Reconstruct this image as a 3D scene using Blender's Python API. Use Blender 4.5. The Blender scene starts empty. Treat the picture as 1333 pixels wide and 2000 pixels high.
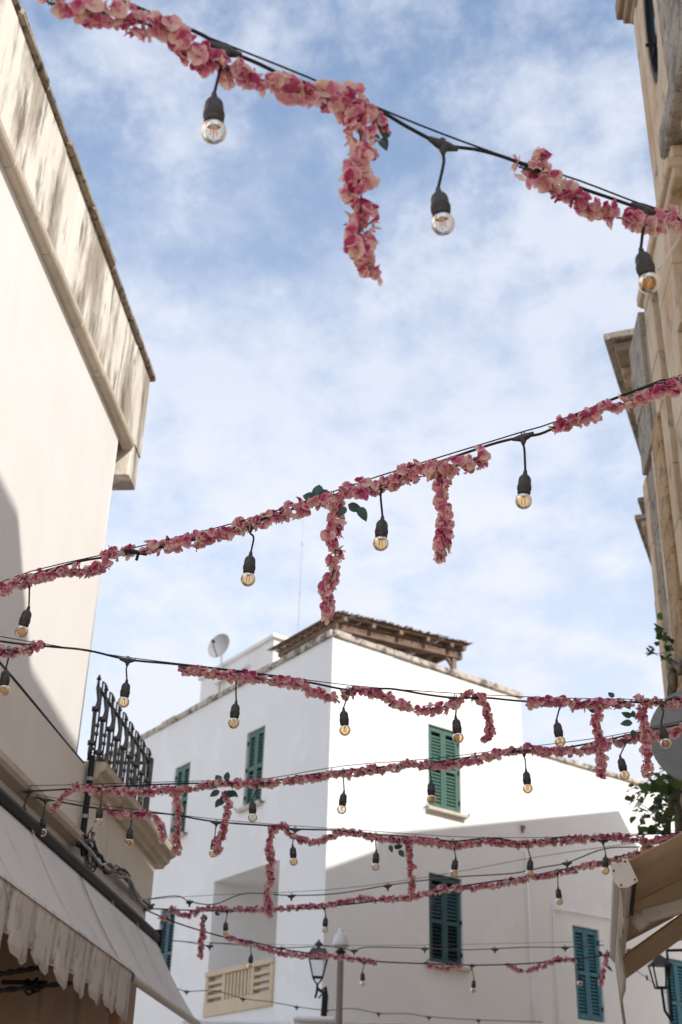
import bpy, math, random
from math import sin, cos, tan, radians, degrees, pi, atan2, asin, sqrt
from mathutils import Vector, Matrix, Euler

# ------------------------------------------------------------------ camera
scn = bpy.context.scene
COL = scn.collection
FPX = 2450.0
PITCH, ROLL = radians(28.7), radians(1.7)
CAM = Vector((0, 0, 1.6))
cF = Vector((0, cos(PITCH), sin(PITCH)))
_R0, _U0 = Vector((1, 0, 0)), Vector((0, -sin(PITCH), cos(PITCH)))
cR = cos(ROLL) * _R0 + sin(ROLL) * _U0
cU = -sin(ROLL) * _R0 + cos(ROLL) * _U0
cd = bpy.data.cameras.new('camera')
cam = bpy.data.objects.new('camera', cd)
COL.objects.link(cam)
m = Matrix((cR, cU, -cF)).transposed().to_4x4()
m.translation = CAM
cam.matrix_world = m
cd.sensor_fit = 'VERTICAL'
cd.sensor_height = 36.0
cd.lens = FPX / 2000 * 36
cd.clip_start, cd.clip_end = 0.05, 3000
cd.dof.use_dof = True
cd.dof.focus_distance = 4.3
cd.dof.aperture_fstop = 4.6
scn.camera = cam

# ------------------------------------------------------------------ sky, sun, exposure
SUN_AZ, SUN_EL = radians(140), radians(37)
world = bpy.data.worlds.new("World")
scn.world = world
world.use_nodes = True
nt = world.node_tree
nt.nodes.clear()
def wn(t, **k):
    n = nt.nodes.new(t)
    for a, b in k.items(): setattr(n, a, b)
    return n
wl = nt.links.new
out = wn('ShaderNodeOutputWorld')
bg = wn('ShaderNodeBackground')
bg.inputs['Strength'].default_value = 0.102
wl(bg.outputs[0], out.inputs[0])
sky = wn('ShaderNodeTexSky', sky_type='NISHITA', sun_disc=False)
sky.sun_elevation = SUN_EL
sky.sun_rotation = SUN_AZ
sky.air_density, sky.dust_density, sky.ozone_density = 1.0, 0.6, 1.6
tc = wn('ShaderNodeTexCoord')
sx = wn('ShaderNodeSeparateXYZ')
wl(tc.outputs['Generated'], sx.inputs[0])
def wmath(op, a, b=None, clamp=False):
    n = wn('ShaderNodeMath', operation=op, use_clamp=clamp)
    for i, v in enumerate((a, b)):
        if v is None: continue
        if isinstance(v, (int, float)): n.inputs[i].default_value = v
        else: wl(v, n.inputs[i])
    return n.outputs[0]
zc = wmath('MAXIMUM', sx.outputs[2], 0.0)
zz = wmath('ADD', zc, 0.22)
cx = wn('ShaderNodeCombineXYZ')
wl(wmath('DIVIDE', sx.outputs[0], zz), cx.inputs[0])
wl(wmath('DIVIDE', sx.outputs[1], zz), cx.inputs[1])
def wnoise(scale, detail, rough, off, dist=0.0, sc=(1, 1, 1), rot=0.0):
    mp = wn('ShaderNodeMapping')
    mp.inputs['Location'].default_value = off
    mp.inputs['Rotation'].default_value = (0, 0, rot)
    mp.inputs['Scale'].default_value = sc
    wl(cx.outputs[0], mp.inputs[0])
    n = wn('ShaderNodeTexNoise')
    n.inputs['Scale'].default_value = scale
    n.inputs['Detail'].default_value = detail
    n.inputs['Roughness'].default_value = rough
    n.inputs['Distortion'].default_value = dist
    wl(mp.outputs[0], n.inputs['Vector'])
    return n.outputs['Fac']
def wramp(v, a, b):
    n = wn('ShaderNodeMapRange', interpolation_type='SMOOTHSTEP')
    wl(v, n.inputs[0])
    n.inputs[1].default_value, n.inputs[2].default_value = a, b
    return n.outputs[0]
big = wnoise(1.7, 3, 0.5, (5.7, 1.1, 0), 0.2)
mid = wnoise(6.5, 10, 0.66, (2.1, 7.7, 0), 0.1, (1.15, 1, 1), 0.5)
fine = wnoise(15.0, 5, 0.5, (4.3, 2.2, 0), 0.0)
mix1 = wmath('ADD', wmath('MULTIPLY', big, 0.62), wmath('MULTIPLY', mid, 0.62))
mix2 = wmath('ADD', mix1, wmath('MULTIPLY', fine, 0.22))
cover = wramp(mix2, 0.58, 0.86)
veil = wmath('MULTIPLY', wmath('SUBTRACT', 1.0, wramp(sx.outputs[2], 0.24, 0.86)), 0.74)
cover = wmath('MAXIMUM', wmath('MULTIPLY', cover, 0.84), wmath('ADD', veil, wmath('MULTIPLY', cover, 0.5)))
cover = wmath('MINIMUM', cover, 0.98)
mixc = wn('ShaderNodeMix', data_type='RGBA')
wl(cover, mixc.inputs[0])
gain = wn('ShaderNodeMix', data_type='RGBA', blend_type='MULTIPLY')
gain.inputs[0].default_value = 1.0
wl(sky.outputs[0], gain.inputs[6])
gain.inputs[7].default_value = (1.22, 1.2, 1.14, 1)
SKYGAIN = gain
wl(gain.outputs[2], mixc.inputs[6])
mixc.inputs[7].default_value = (3.8, 3.98, 4.45, 1)
wl(mixc.outputs[2], bg.inputs[0])

sd = bpy.data.lights.new('sun', 'SUN')
sd.energy = 2.0
sd.angle = radians(0.6)
sd.color = (1.0, 0.95, 0.89)
sun = bpy.data.objects.new('sun', sd)
COL.objects.link(sun)
sdir = Vector((sin(SUN_AZ) * cos(SUN_EL), cos(SUN_AZ) * cos(SUN_EL), sin(SUN_EL)))
sun.rotation_euler = sdir.to_track_quat('Z', 'Y').to_euler()
sun.location = sdir * 60

vs = scn.view_settings
vs.view_transform = 'Standard'
vs.look = 'None'
vs.gamma = 1
vs.exposure = 1.18
vs.use_curve_mapping = False
scn.cycles.max_bounces = 12
scn.cycles.diffuse_bounces = 10
scn.cycles.transparent_max_bounces = 16
scn.cycles.use_denoising = True
random.seed(7)

# ------------------------------------------------------------------ geometry helpers
def ray(px, py):
    return (cF + (px - 666.5) / FPX * cR - (py - 1000) / FPX * cU).normalized()
def on_plane(px, py, P, n):
    d = ray(px, py)
    return CAM + d * ((P - CAM).dot(n) / d.dot(n))
def on_z(px, py, z):
    d = ray(px, py)
    return CAM + d * ((z - CAM.z) / d.z)
STREET = radians(5.2)
eS = Vector((sin(STREET), cos(STREET), 0))
eL = Vector((cos(STREET), -sin(STREET), 0))
def SL(l, s, z=0.0):
    return eL * l + eS * s + Vector((0, 0, z))

class MB:
    """collects shapes, then links them as one mesh object"""
    def __init__(self, xf=None):
        self.v, self.f, self.xf = [], [], xf
    def add(self, vs, fs):
        b = len(self.v)
        self.v += [self.xf(*p) if self.xf else Vector(p) for p in vs]
        self.f += [tuple(i + b for i in q) for q in fs]
    def box(self, x0, x1, y0, y1, z0, z1):
        self.add([(x0, y0, z0), (x1, y0, z0), (x1, y1, z0), (x0, y1, z0), (x0, y0, z1), (x1, y0, z1), (x1, y1, z1), (x0, y1, z1)],
                 [(0, 3, 2, 1), (4, 5, 6, 7), (0, 1, 5, 4), (1, 2, 6, 5), (2, 3, 7, 6), (3, 0, 4, 7)])
    def prism(self, prof, y0, y1):
        n = len(prof)
        self.add([(x, y0, z) for x, z in prof] + [(x, y1, z) for x, z in prof],
                 [tuple(range(n - 1, -1, -1)), tuple(range(n, 2 * n))] + [(i, (i + 1) % n, n + (i + 1) % n, n + i) for i in range(n)])
    def column(self, prof, z0, z1):
        n = len(prof)
        self.add([(x, y, z0) for x, y in prof] + [(x, y, z1) for x, y in prof],
                 [tuple(range(n - 1, -1, -1)), tuple(range(n, 2 * n))] + [(i, (i + 1) % n, n + (i + 1) % n, n + i) for i in range(n)])
    def tube(self, pts, r, n=6, caps=True):
        pts = [Vector(p) for p in pts]
        rs = r if isinstance(r, (list, tuple)) else [r] * len(pts)
        V, Fc = [], []
        t0 = (pts[1] - pts[0]).normalized()
        a = t0.orthogonal().normalized()
        for i, p in enumerate(pts):
            t = (pts[min(i + 1, len(pts) - 1)] - pts[max(i - 1, 0)])
            if t.length < 1e-9: t = t0
            t = t.normalized()
            a = (a - t * a.dot(t)).normalized()
            b = t.cross(a)
            for k in range(n):
                th = 2 * pi * k / n
                V.append(tuple(p + (a * cos(th) + b * sin(th)) * rs[i]))
        for i in range(len(pts) - 1):
            for k in range(n):
                Fc.append((i * n + k, i * n + (k + 1) % n, (i + 1) * n + (k + 1) % n, (i + 1) * n + k))
        if caps:
            Fc.append(tuple(range(n - 1, -1, -1)))
            Fc.append(tuple(range((len(pts) - 1) * n, len(pts) * n)))
        self.add(V, Fc)
    def lathe(self, prof, n=12, o=(0, 0, 0)):
        V, Fc = [], []
        for r, z in prof:
            for k in range(n):
                th = 2 * pi * k / n
                V.append((o[0] + r * cos(th), o[1] + r * sin(th), o[2] + z))
        for i in range(len(prof) - 1):
            for k in range(n):
                Fc.append((i * n + k, i * n + (k + 1) % n, (i + 1) * n + (k + 1) % n, (i + 1) * n + k))
        self.add(V, Fc)
    def mesh(self, name):
        me = bpy.data.meshes.new(name)
        me.from_pydata([tuple(p) for p in self.v], [], self.f)
        me.update()
        return me
    def build(self, name, mat, parent=None, smooth=False, bevel=0.0, fix=True):
        me = self.mesh(name)
        if fix:
            import bmesh
            bm = bmesh.new(); bm.from_mesh(me)
            bmesh.ops.recalc_face_normals(bm, faces=bm.faces)
            bm.to_mesh(me); bm.free()
        return link(name, me, mat, parent, smooth, bevel)
def link(name, me, mat, parent=None, smooth=False, bevel=0.0):
    if mat and not me.materials: me.materials.append(mat)
    if smooth:
        for p in me.polygons: p.use_smooth = True
    o = bpy.data.objects.new(name, me)
    COL.objects.link(o)
    if parent: o.parent = parent
    if bevel:
        b = o.modifiers.new('bevel', 'BEVEL'); b.width = bevel; b.segments = 1; b.limit_method = 'ANGLE'
    return o
def empty(name, loc, rz=0.0):
    o = bpy.data.objects.new(name, None)
    o.empty_display_size = 0.1
    COL.objects.link(o)
    o.location = loc
    o.rotation_euler = (0, 0, rz)
    return o
def tag(o, label, cat, group=None):
    o['label'] = label
    o['category'] = cat
    if group: o['group'] = group
    return o
def smoothpath(pts, n=6):
    pts = [Vector(p) for p in pts]
    if len(pts) < 3: 
        return [pts[0].lerp(pts[-1], i / n) for i in range(n + 1)]
    P = [2 * pts[0] - pts[1]] + pts + [2 * pts[-1] - pts[-2]]
    r = []
    for i in range(1, len(P) - 2):
        for k in range(n):
            t = k / n
            a, b, c, d = P[i - 1], P[i], P[i + 1], P[i + 2]
            r.append(0.5 * ((2 * b) + (c - a) * t + (2 * a - 5 * b + 4 * c - d) * t * t + (3 * b - a - 3 * c + d) * t ** 3))
    r.append(pts[-1])
    return r

# ------------------------------------------------------------------ materials
def newmat(name):
    M = bpy.data.materials.new(name); M.use_nodes = True
    t = M.node_tree; t.nodes.clear()
    o = t.nodes.new('ShaderNodeOutputMaterial')
    p = t.nodes.new('ShaderNodeBsdfPrincipled')
    t.links.new(p.outputs[0], o.inputs[0])
    return M, t, p, o
def rgba(c): return (c[0], c[1], c[2], 1)
def tnoise(t, vec, scale, detail=5, rough=0.55, mapscale=None, loc=(0, 0, 0), dist=0.0):
    n = t.nodes.new('ShaderNodeTexNoise')
    n.inputs['Scale'].default_value = scale; n.inputs['Detail'].default_value = detail
    n.inputs['Roughness'].default_value = rough; n.inputs['Distortion'].default_value = dist
    if mapscale or loc != (0, 0, 0):
        mp = t.nodes.new('ShaderNodeMapping')
        mp.inputs['Scale'].default_value = mapscale or (1, 1, 1); mp.inputs['Location'].default_value = loc
        t.links.new(vec, mp.inputs[0]); vec = mp.outputs[0]
    t.links.new(vec, n.inputs['Vector'])
    return n.outputs['Fac']
def tramp(t, v, a, b, lo=0.0, hi=1.0):
    n = t.nodes.new('ShaderNodeMapRange'); n.interpolation_type = 'SMOOTHSTEP'
    t.links.new(v, n.inputs[0])
    for i, q in enumerate((a, b, lo, hi)): n.inputs[i + 1].default_value = q
    return n.outputs[0]
def tmix(t, fac, a, b, mode='MIX'):
    n = t.nodes.new('ShaderNodeMix'); n.data_type = 'RGBA'; n.blend_type = mode
    if isinstance(fac, (int, float)): n.inputs[0].default_value = fac
    else: t.links.new(fac, n.inputs[0])
    for i, q in ((6, a), (7, b)):
        if isinstance(q, tuple): n.inputs[i].default_value = rgba(q)
        else: t.links.new(q, n.inputs[i])
    return n.outputs[2]
def tmul(t, a, b):
    n = t.nodes.new('ShaderNodeMath'); n.operation = 'MULTIPLY'
    for i, v in enumerate((a, b)):
        if isinstance(v, (int, float)): n.inputs[i].default_value = v
        else: t.links.new(v, n.inputs[i])
    return n.outputs[0]
def tbump(t, p, h, strength, dist=0.01):
    b = t.nodes.new('ShaderNodeBump')
    b.inputs['Strength'].default_value = strength; b.inputs['Distance'].default_value = dist
    t.links.new(h, b.inputs['Height']); t.links.new(b.outputs[0], p.inputs['Normal'])

def surface(name, base, second, vscale=3.0, rough=0.85, layers=(), bump=0.2, bscale=60, bdist=0.004, jitter=0.0):
    """base colour with slow variation; layers = (colour, scale, mapscale, lo, hi, strength, offset) stains"""
    M, t, p, o = newmat(name)
    tcn = t.nodes.new('ShaderNodeTexCoord'); vec = tcn.outputs['Object']
    if jitter:
        oi = t.nodes.new('ShaderNodeObjectInfo')
        va = t.nodes.new('ShaderNodeVectorMath'); va.operation = 'ADD'
        sc = t.nodes.new('ShaderNodeVectorMath'); sc.operation = 'SCALE'
        cb = t.nodes.new('ShaderNodeCombineXYZ')
        t.links.new(oi.outputs['Random'], cb.inputs[0]); t.links.new(oi.outputs['Random'], cb.inputs[1])
        t.links.new(cb.outputs[0], sc.inputs[0]); sc.inputs['Scale'].default_value = 0.02
        t.links.new(vec, va.inputs[0]); t.links.new(sc.outputs[0], va.inputs[1]); vec = va.outputs[0]
    n1 = tnoise(t, vec, vscale, 6, 0.6)
    col = tmix(t, tramp(t, n1, 0.35, 0.65), base, second)
    if jitter:
        hv = t.nodes.new('ShaderNodeHueSaturation')
        t.links.new(tramp(t, oi.outputs['Random'], 0, 1, 1 - jitter, 1 + jitter), hv.inputs['Value'])
        t.links.new(col, hv.inputs['Color']); col = hv.outputs[0]
    for i, (c, s, ms, lo, hi, st, off) in enumerate(layers):
        nn = tnoise(t, vec, s, 7, 0.62, ms, off)
        col = tmix(t, tmul(t, tramp(t, nn, lo, hi), st), col, c)
    t.links.new(col, p.inputs['Base Color'])
    p.inputs['Roughness'].default_value = rough
    if bump:
        tbump(t, p, tnoise(t, vec, bscale, 6, 0.65), bump, bdist)
    return M
def plain(name, c, rough=0.5, metal=0.0, bump=0.0, bscale=120, vary=0.12):
    M, t, p, o = newmat(name)
    if max(c) < 0.03: p.inputs['Specular IOR Level'].default_value = 0.22
    tcn = t.nodes.new('ShaderNodeTexCoord')
    n1 = tnoise(t, tcn.outputs['Object'], 14.0, 5, 0.6)
    lo = tuple(x * (1 - vary) for x in c); hi = tuple(min(1, x * (1 + vary)) for x in c)
    t.links.new(tmix(t, n1, lo, hi), p.inputs['Base Color'])
    p.inputs['Roughness'].default_value = rough; p.inputs['Metallic'].default_value = metal
    if bump: tbump(t, p, tnoise(t, tcn.outputs['Object'], bscale, 4, 0.6), bump, 0.002)
    return M

M_cream = surface('cream_plaster', (0.83, 0.80, 0.755), (0.80, 0.765, 0.715), 1.3, 0.9,
    [((0.60, 0.52, 0.43), 1.2, (1, 1, 0.35), 0.58, 0.80, 0.30, (3, 1, 0)), ((0.45, 0.38, 0.30), 30, None, 0.70, 0.76, 0.5, (0, 0, 0))], 0.25, 40)
M_cream_low = surface('stained_cream_plaster', (0.80, 0.735, 0.64), (0.76, 0.69, 0.59), 2.0, 0.9,
    [((0.42, 0.34, 0.26), 1.6, (1, 1, 0.3), 0.52, 0.75, 0.6, (1, 5, 2)), ((0.16, 0.13, 0.10), 7, (1, 1, 0.8), 0.66, 0.74, 0.75, (5, 0, 1)),
     ((0.72, 0.63, 0.50), 3, (1, 1, 0.25), 0.6, 0.72, 0.5, (8, 2, 1))], 0.3, 40)
M_parapet = surface('streaked_parapet_stone', (0.82, 0.765, 0.67), (0.79, 0.72, 0.61), 2.5, 0.9,
    [((0.30, 0.245, 0.185), 1.7, (1.3, 1.9, 0.5), 0.44, 0.60, 0.85, (2, 3, 7.1)), ((0.12, 0.10, 0.08), 3.2, (1.6, 2.8, 0.55), 0.52, 0.66, 0.75, (9, 1, 3)),
     ((0.80, 0.75, 0.66), 5, None, 0.60, 0.70, 0.6, (4, 4, 4))], 0.35, 45, 0.006, 0.05)
M_ledge = surface('string_course_stone', (0.62, 0.53, 0.42), (0.54, 0.45, 0.34), 4, 0.9,
    [((0.22, 0.16, 0.11), 6, None, 0.60, 0.72, 0.7, (1, 2, 3))], 0.4, 50, 0.006, 0.08)
M_coping = surface('lichen_coping_stone', (0.36, 0.29, 0.21), (0.26, 0.205, 0.145), 8, 0.95,
    [((0.05, 0.042, 0.034), 14, None, 0.50, 0.62, 0.85, (1, 2, 3)), ((0.55, 0.46, 0.34), 9, None, 0.60, 0.70, 0.7, (7, 2, 3))], 0.6, 50, 0.01, 0.12)
M_white = surface('white_lime_plaster', (0.83, 0.815, 0.79), (0.80, 0.78, 0.75), 0.8, 0.9,
    [((0.66, 0.63, 0.59), 1.1, (1.5, 1.5, 0.18), 0.54, 0.78, 0.32, (2, 2, 0)), ((0.58, 0.53, 0.47), 5, (1.2, 1.2, 0.14), 0.62, 0.80, 0.35, (6, 1, 0)), ((0.90, 0.89, 0.87), 0.9, None, 0.56, 0.60, 0.35, (3, 8, 1)), ((0.35, 0.31, 0.27), 22, None, 0.71, 0.76, 0.35, (1, 1, 1))], 0.3, 18, 0.012)
M_whitecoping = surface('mossy_roof_edge', (0.56, 0.50, 0.42), (0.46, 0.40, 0.33), 6, 0.95,
    [((0.10, 0.085, 0.065), 6, None, 0.46, 0.60, 0.85, (1, 2, 3)), ((0.72, 0.67, 0.58), 7, None, 0.58, 0.68, 0.7, (7, 2, 3))], 0.6, 40, 0.012, 0.1)
M_lime = surface('pale_limestone', (0.62, 0.50, 0.36), (0.54, 0.415, 0.28), 3, 0.95,
    [((0.50, 0.30, 0.15), 3.0, (1, 1, 0.4), 0.48, 0.66, 0.75, (1, 2, 3)), ((0.20, 0.155, 0.11), 5, (1, 1, 0.5), 0.54, 0.70, 0.75, (3, 9, 3)), ((0.06, 0.05, 0.04), 40, None, 0.66, 0.72, 0.5, (3, 1, 3))], 0.6, 45, 0.012, 0.05)
M_limegrey = surface('grey_weathered_limestone', (0.40, 0.345, 0.285), (0.33, 0.28, 0.225), 3, 0.95,
    [((0.14, 0.12, 0.095), 5, None, 0.48, 0.64, 0.75, (1, 2, 3)), ((0.50, 0.41, 0.30), 8, None, 0.54, 0.66, 0.7, (6, 2, 3)), ((0.05, 0.043, 0.035), 26, None, 0.56, 0.66, 0.75, (3, 1, 3))], 1.0, 40, 0.02, 0.05)
M_limerough = surface('pitted_ochre_limestone', (0.52, 0.36, 0.205), (0.44, 0.285, 0.15), 3, 0.95,
    [((0.28, 0.16, 0.07), 6, None, 0.48, 0.64, 0.8, (1, 2, 3)), ((0.08, 0.05, 0.03), 24, None, 0.56, 0.66, 0.8, (3, 1, 3))], 1.0, 40, 0.02, 0.05)
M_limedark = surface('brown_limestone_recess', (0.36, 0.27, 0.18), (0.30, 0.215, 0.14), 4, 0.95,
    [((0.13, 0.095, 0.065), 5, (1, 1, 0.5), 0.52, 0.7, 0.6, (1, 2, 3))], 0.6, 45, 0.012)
M_green = plain('green_shutter_paint', (0.07, 0.15, 0.115), 0.5, 0, 0.2, 90, 0.18)
M_teal = plain('dark_teal_shutter_paint', (0.030, 0.085, 0.095), 0.5, 0, 0.2, 90, 0.18)
M_blue = plain('blue_shutter_paint', (0.045, 0.165, 0.205), 0.55, 0, 0.25, 90, 0.22)
M_dark = plain('dark_room', (0.012, 0.012, 0.013), 0.8)
M_sill = surface('stone_sill', (0.62, 0.55, 0.45), (0.52, 0.45, 0.36), 8, 0.9, [], 0.4, 60)
M_beige = surface('beige_balcony_paint', (0.62, 0.50, 0.34), (0.57, 0.455, 0.30), 3, 0.75, [((0.40, 0.31, 0.2), 6, None, 0.6, 0.75, 0.4, (0, 1, 0))], 0.25, 60)
M_iron = plain('wrought_iron', (0.022, 0.021, 0.022), 0.6, 0.0, 0.3, 160, 0.3)
M_black = plain('black_rubber', (0.022, 0.021, 0.022), 0.55, 0, 0.15, 300, 0.2)
M_socket = plain('black_socket_plastic', (0.040, 0.038, 0.039), 0.48, 0, 0.2, 400, 0.25)
M_grey_wire = plain('grey_cable', (0.10, 0.10, 0.105), 0.6)
M_steel = plain('bulb_screw_metal', (0.55, 0.53, 0.50), 0.3, 0.9)
M_wood = surface('weathered_timber', (0.25, 0.165, 0.12), (0.18, 0.115, 0.08), 5, 0.85, [((0.10, 0.06, 0.04), 5, (1, 1, 6), 0.5, 0.7, 0.6, (1, 0, 0))], 0.4, 60, 0.005, 0.15)
M_reed = surface('dry_reed', (0.22, 0.135, 0.085), (0.13, 0.08, 0.05), 20, 0.95, [], 0.4, 90, 0.004, 0.2)
M_shop = surface('brown_shop_wood', (0.36, 0.215, 0.105), (0.30, 0.17, 0.08), 2, 0.6, [((0.09, 0.05, 0.025), 4, (1, 1, 0.2), 0.5, 0.7, 0.6, (1, 0, 0))], 0.2, 60)
M_case = plain('dark_awning_case', (0.018, 0.016, 0.016), 0.6, 0.0, 0.1, 60, 0.25)
M_dish = plain('grey_dish_enamel', (0.34, 0.335, 0.325), 0.45)
M_disc = surface('scuffed_grey_metal', (0.235, 0.245, 0.25), (0.19, 0.20, 0.205), 6, 0.5, [((0.10, 0.09, 0.08), 22, None, 0.62, 0.68, 0.5, (1, 0, 0))], 0.15, 60)
M_bark = surface('dry_vine_bark', (0.26, 0.21, 0.165), (0.15, 0.12, 0.095), 12, 0.95, [((0.05, 0.04, 0.03), 10, (1, 1, 0.2), 0.5, 0.65, 0.7, (1, 0, 0))], 0.8, 60, 0.01)
M_pole = plain('brown_painted_pole', (0.21, 0.155, 0.125), 0.6, 0, 0.1, 60, 0.15)
M_globe = plain('milky_lamp_globe', (0.72, 0.69, 0.63), 0.35)
M_slate = plain('dark_slate_metal', (0.045, 0.05, 0.06), 0.5)
M_alu = plain('cream_coated_metal', (0.62, 0.57, 0.50), 0.45, 0, 0.05, 60, 0.1)
M_rope = plain('white_rope', (0.78, 0.76, 0.72), 0.8)
M_street = surface('pale_street_paving', (0.50, 0.46, 0.40), (0.42, 0.385, 0.335), 1.5, 0.7, [((0.25, 0.22, 0.19), 9, None, 0.6, 0.7, 0.4, (1, 0, 0))], 0.3, 20)
M_stem = plain('vine_stem_green', (0.045, 0.075, 0.045), 0.7)

def fabric(name, c, c2, trans, stains):
    M, t, p, o = newmat(name)
    vec = t.nodes.new('ShaderNodeTexCoord').outputs['Object']
    col = tmix(t, tramp(t, tnoise(t, vec, 2.2, 6, 0.6), 0.35, 0.68), c, c2)
    for (cc, s, ms, lo, hi, st, off) in stains:
        col = tmix(t, tmul(t, tramp(t, tnoise(t, vec, s, 7, 0.65, ms, off), lo, hi), st), col, cc)
    t.links.new(col, p.inputs['Base Color'])
    p.inputs['Roughness'].default_value = 0.85
    tbump(t, p, tnoise(t, vec, 9, 5, 0.55), 0.35, 0.02)
    tr = t.nodes.new('ShaderNodeBsdfTranslucent'); t.links.new(col, tr.inputs[0])
    mx = t.nodes.new('ShaderNodeMixShader'); mx.inputs[0].default_value = trans
    t.links.new(p.outputs[0], mx.inputs[1]); t.links.new(tr.outputs[0], mx.inputs[2]); t.links.new(mx.outputs[0], o.inputs[0])
    return M
M_canvas = fabric('cream_canvas', (0.84, 0.80, 0.75), (0.81, 0.77, 0.715), 0.15,
    [((0.40, 0.34, 0.285), 1.2, (1, 4, 1), 0.58, 0.75, 0.35, (1, 2, 0)), ((0.12, 0.10, 0.08), 26, None, 0.735, 0.76, 0.8, (2, 1, 1))])
M_valance = fabric('dirty_canvas_valance', (0.76, 0.69, 0.62), (0.68, 0.61, 0.535), 0.12,
    [((0.24, 0.19, 0.15), 6, (1, 1.6, 0.8), 0.50, 0.66, 0.7, (1, 2, 0)), ((0.60, 0.54, 0.47), 9, None, 0.58, 0.7, 0.5, (4, 1, 0))])
M_canvas_tan = fabric('tan_canvas', (0.60, 0.465, 0.30), (0.56, 0.425, 0.265), 0.22, [((0.40, 0.31, 0.20), 3, None, 0.58, 0.75, 0.3, (1, 2, 0))])

def glass_bulb_mat(name, tint, coat):
    M, t, p, o = newmat(name)
    t.nodes.remove(p)
    tr = t.nodes.new('ShaderNodeBsdfTransparent'); gl = t.nodes.new('ShaderNodeBsdfGlossy')
    gl.inputs['Roughness'].default_value = 0.03
    gl.inputs['Color'].default_value = (1, 0.95, 0.88, 1)
    lw = t.nodes.new('ShaderNodeLayerWeight'); lw.inputs['Blend'].default_value = 0.35
    t.links.new(tmix(t, lw.outputs['Facing'], tint[0], tint[1]), tr.inputs[0])
    mx = t.nodes.new('ShaderNodeMixShader')
    t.links.new(tramp(t, lw.outputs['Fresnel'], 0.0, 1.0, coat, 0.85), mx.inputs[0])
    t.links.new(tr.outputs[0], mx.inputs[1]); t.links.new(gl.outputs[0], mx.inputs[2]); t.links.new(mx.outputs[0], o.inputs[0])
    return M
M_glass_amber = glass_bulb_mat('amber_bulb_glass', ((0.96, 0.82, 0.58), (0.62, 0.42, 0.20)), 0.07)
M_glass_clear = glass_bulb_mat('clear_bulb_glass', ((0.97, 0.95, 0.91), (0.66, 0.62, 0.56)), 0.06)
M_filament = plain('orange_filament', (0.90, 0.36, 0.05), 0.5)
M_filament_pale = plain('pale_filament', (0.85, 0.62, 0.32), 0.5)

def pane_mat(name, c):
    M, t, p, o = newmat(name)
    p.inputs['Base Color'].default_value = rgba(c); p.inputs['Roughness'].default_value = 0.04
    p.inputs['Specular IOR Level'].default_value = 0.9
    return M
M_pane = pane_mat('window_glass', (0.03, 0.045, 0.06))

def petal_mat():
    M, t, p, o = newmat('pink_silk_petal')
    at = t.nodes.new('ShaderNodeAttribute'); at.attribute_name = 'pink'
    oi = t.nodes.new('ShaderNodeObjectInfo')
    vec = t.nodes.new('ShaderNodeTexCoord').outputs['Object']
    ad = t.nodes.new('ShaderNodeMath'); ad.operation = 'ADD'
    t.links.new(at.outputs['Fac'], ad.inputs[0])
    t.links.new(tramp(t, oi.outputs['Random'], 0, 1, -0.22, 0.20), ad.inputs[1])
    ad2 = t.nodes.new('ShaderNodeMath'); ad2.operation = 'ADD'
    t.links.new(ad.outputs[0], ad2.inputs[0])
    t.links.new(tramp(t, tnoise(t, vec, 70, 4, 0.6), 0.3, 0.7, -0.12, 0.12), ad2.inputs[1])
    cr = t.nodes.new('ShaderNodeValToRGB')
    e = cr.color_ramp.elements
    e[0].position = 0.0; e[0].color = (0.88, 0.71, 0.59, 1)
    e[1].position = 1.0; e[1].color = (0.42, 0.04, 0.14, 1)
    for pos, c in ((0.20, (0.87, 0.61, 0.58, 1)), (0.42, (0.79, 0.37, 0.45, 1)), (0.68, (0.61, 0.13, 0.27, 1))):
        q = e.new(pos); q.color = c
    t.links.new(ad2.outputs[0], cr.inputs[0])
    t.links.new(cr.outputs[0], p.inputs['Base Color'])
    p.inputs['Roughness'].default_value = 0.75
    p.inputs['Specular IOR Level'].default_value = 0.2
    tr = t.nodes.new('ShaderNodeBsdfTranslucent'); t.links.new(cr.outputs[0], tr.inputs[0])
    mx = t.nodes.new('ShaderNodeMixShader'); mx.inputs[0].default_value = 0.48
    t.links.new(p.outputs[0], mx.inputs[1]); t.links.new(tr.outputs[0], mx.inputs[2]); t.links.new(mx.outputs[0], o.inputs[0])
    return M
M_petal = petal_mat()
def leaf_mat(name, a, b, tr_=0.2):
    M, t, p, o = newmat(name)
    oi = t.nodes.new('ShaderNodeObjectInfo')
    col = tmix(t, oi.outputs['Random'], a, b)
    t.links.new(col, p.inputs['Base Color']); p.inputs['Roughness'].default_value = 0.55
    tr = t.nodes.new('ShaderNodeBsdfTranslucent'); t.links.new(col, tr.inputs[0])
    mx = t.nodes.new('ShaderNodeMixShader'); mx.inputs[0].default_value = tr_
    t.links.new(p.outputs[0], mx.inputs[1]); t.links.new(tr.outputs[0], mx.inputs[2]); t.links.new(mx.outputs[0], o.inputs[0])
    return M
M_leaf = leaf_mat('silk_leaf_green', (0.020, 0.060, 0.045), (0.055, 0.115, 0.085), 0.15)
M_ivy = leaf_mat('vine_leaf_green', (0.025, 0.06, 0.018), (0.12, 0.175, 0.05), 0.4)

# ------------------------------------------------------------------ ground
g = MB()
g.add([(-900, -900, 0), (900, -900, 0), (900, 900, 0), (-900, 900, 0)], [(0, 1, 2, 3)])
g = g.build('ground', M_street); g['kind'] = 'structure'

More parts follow.
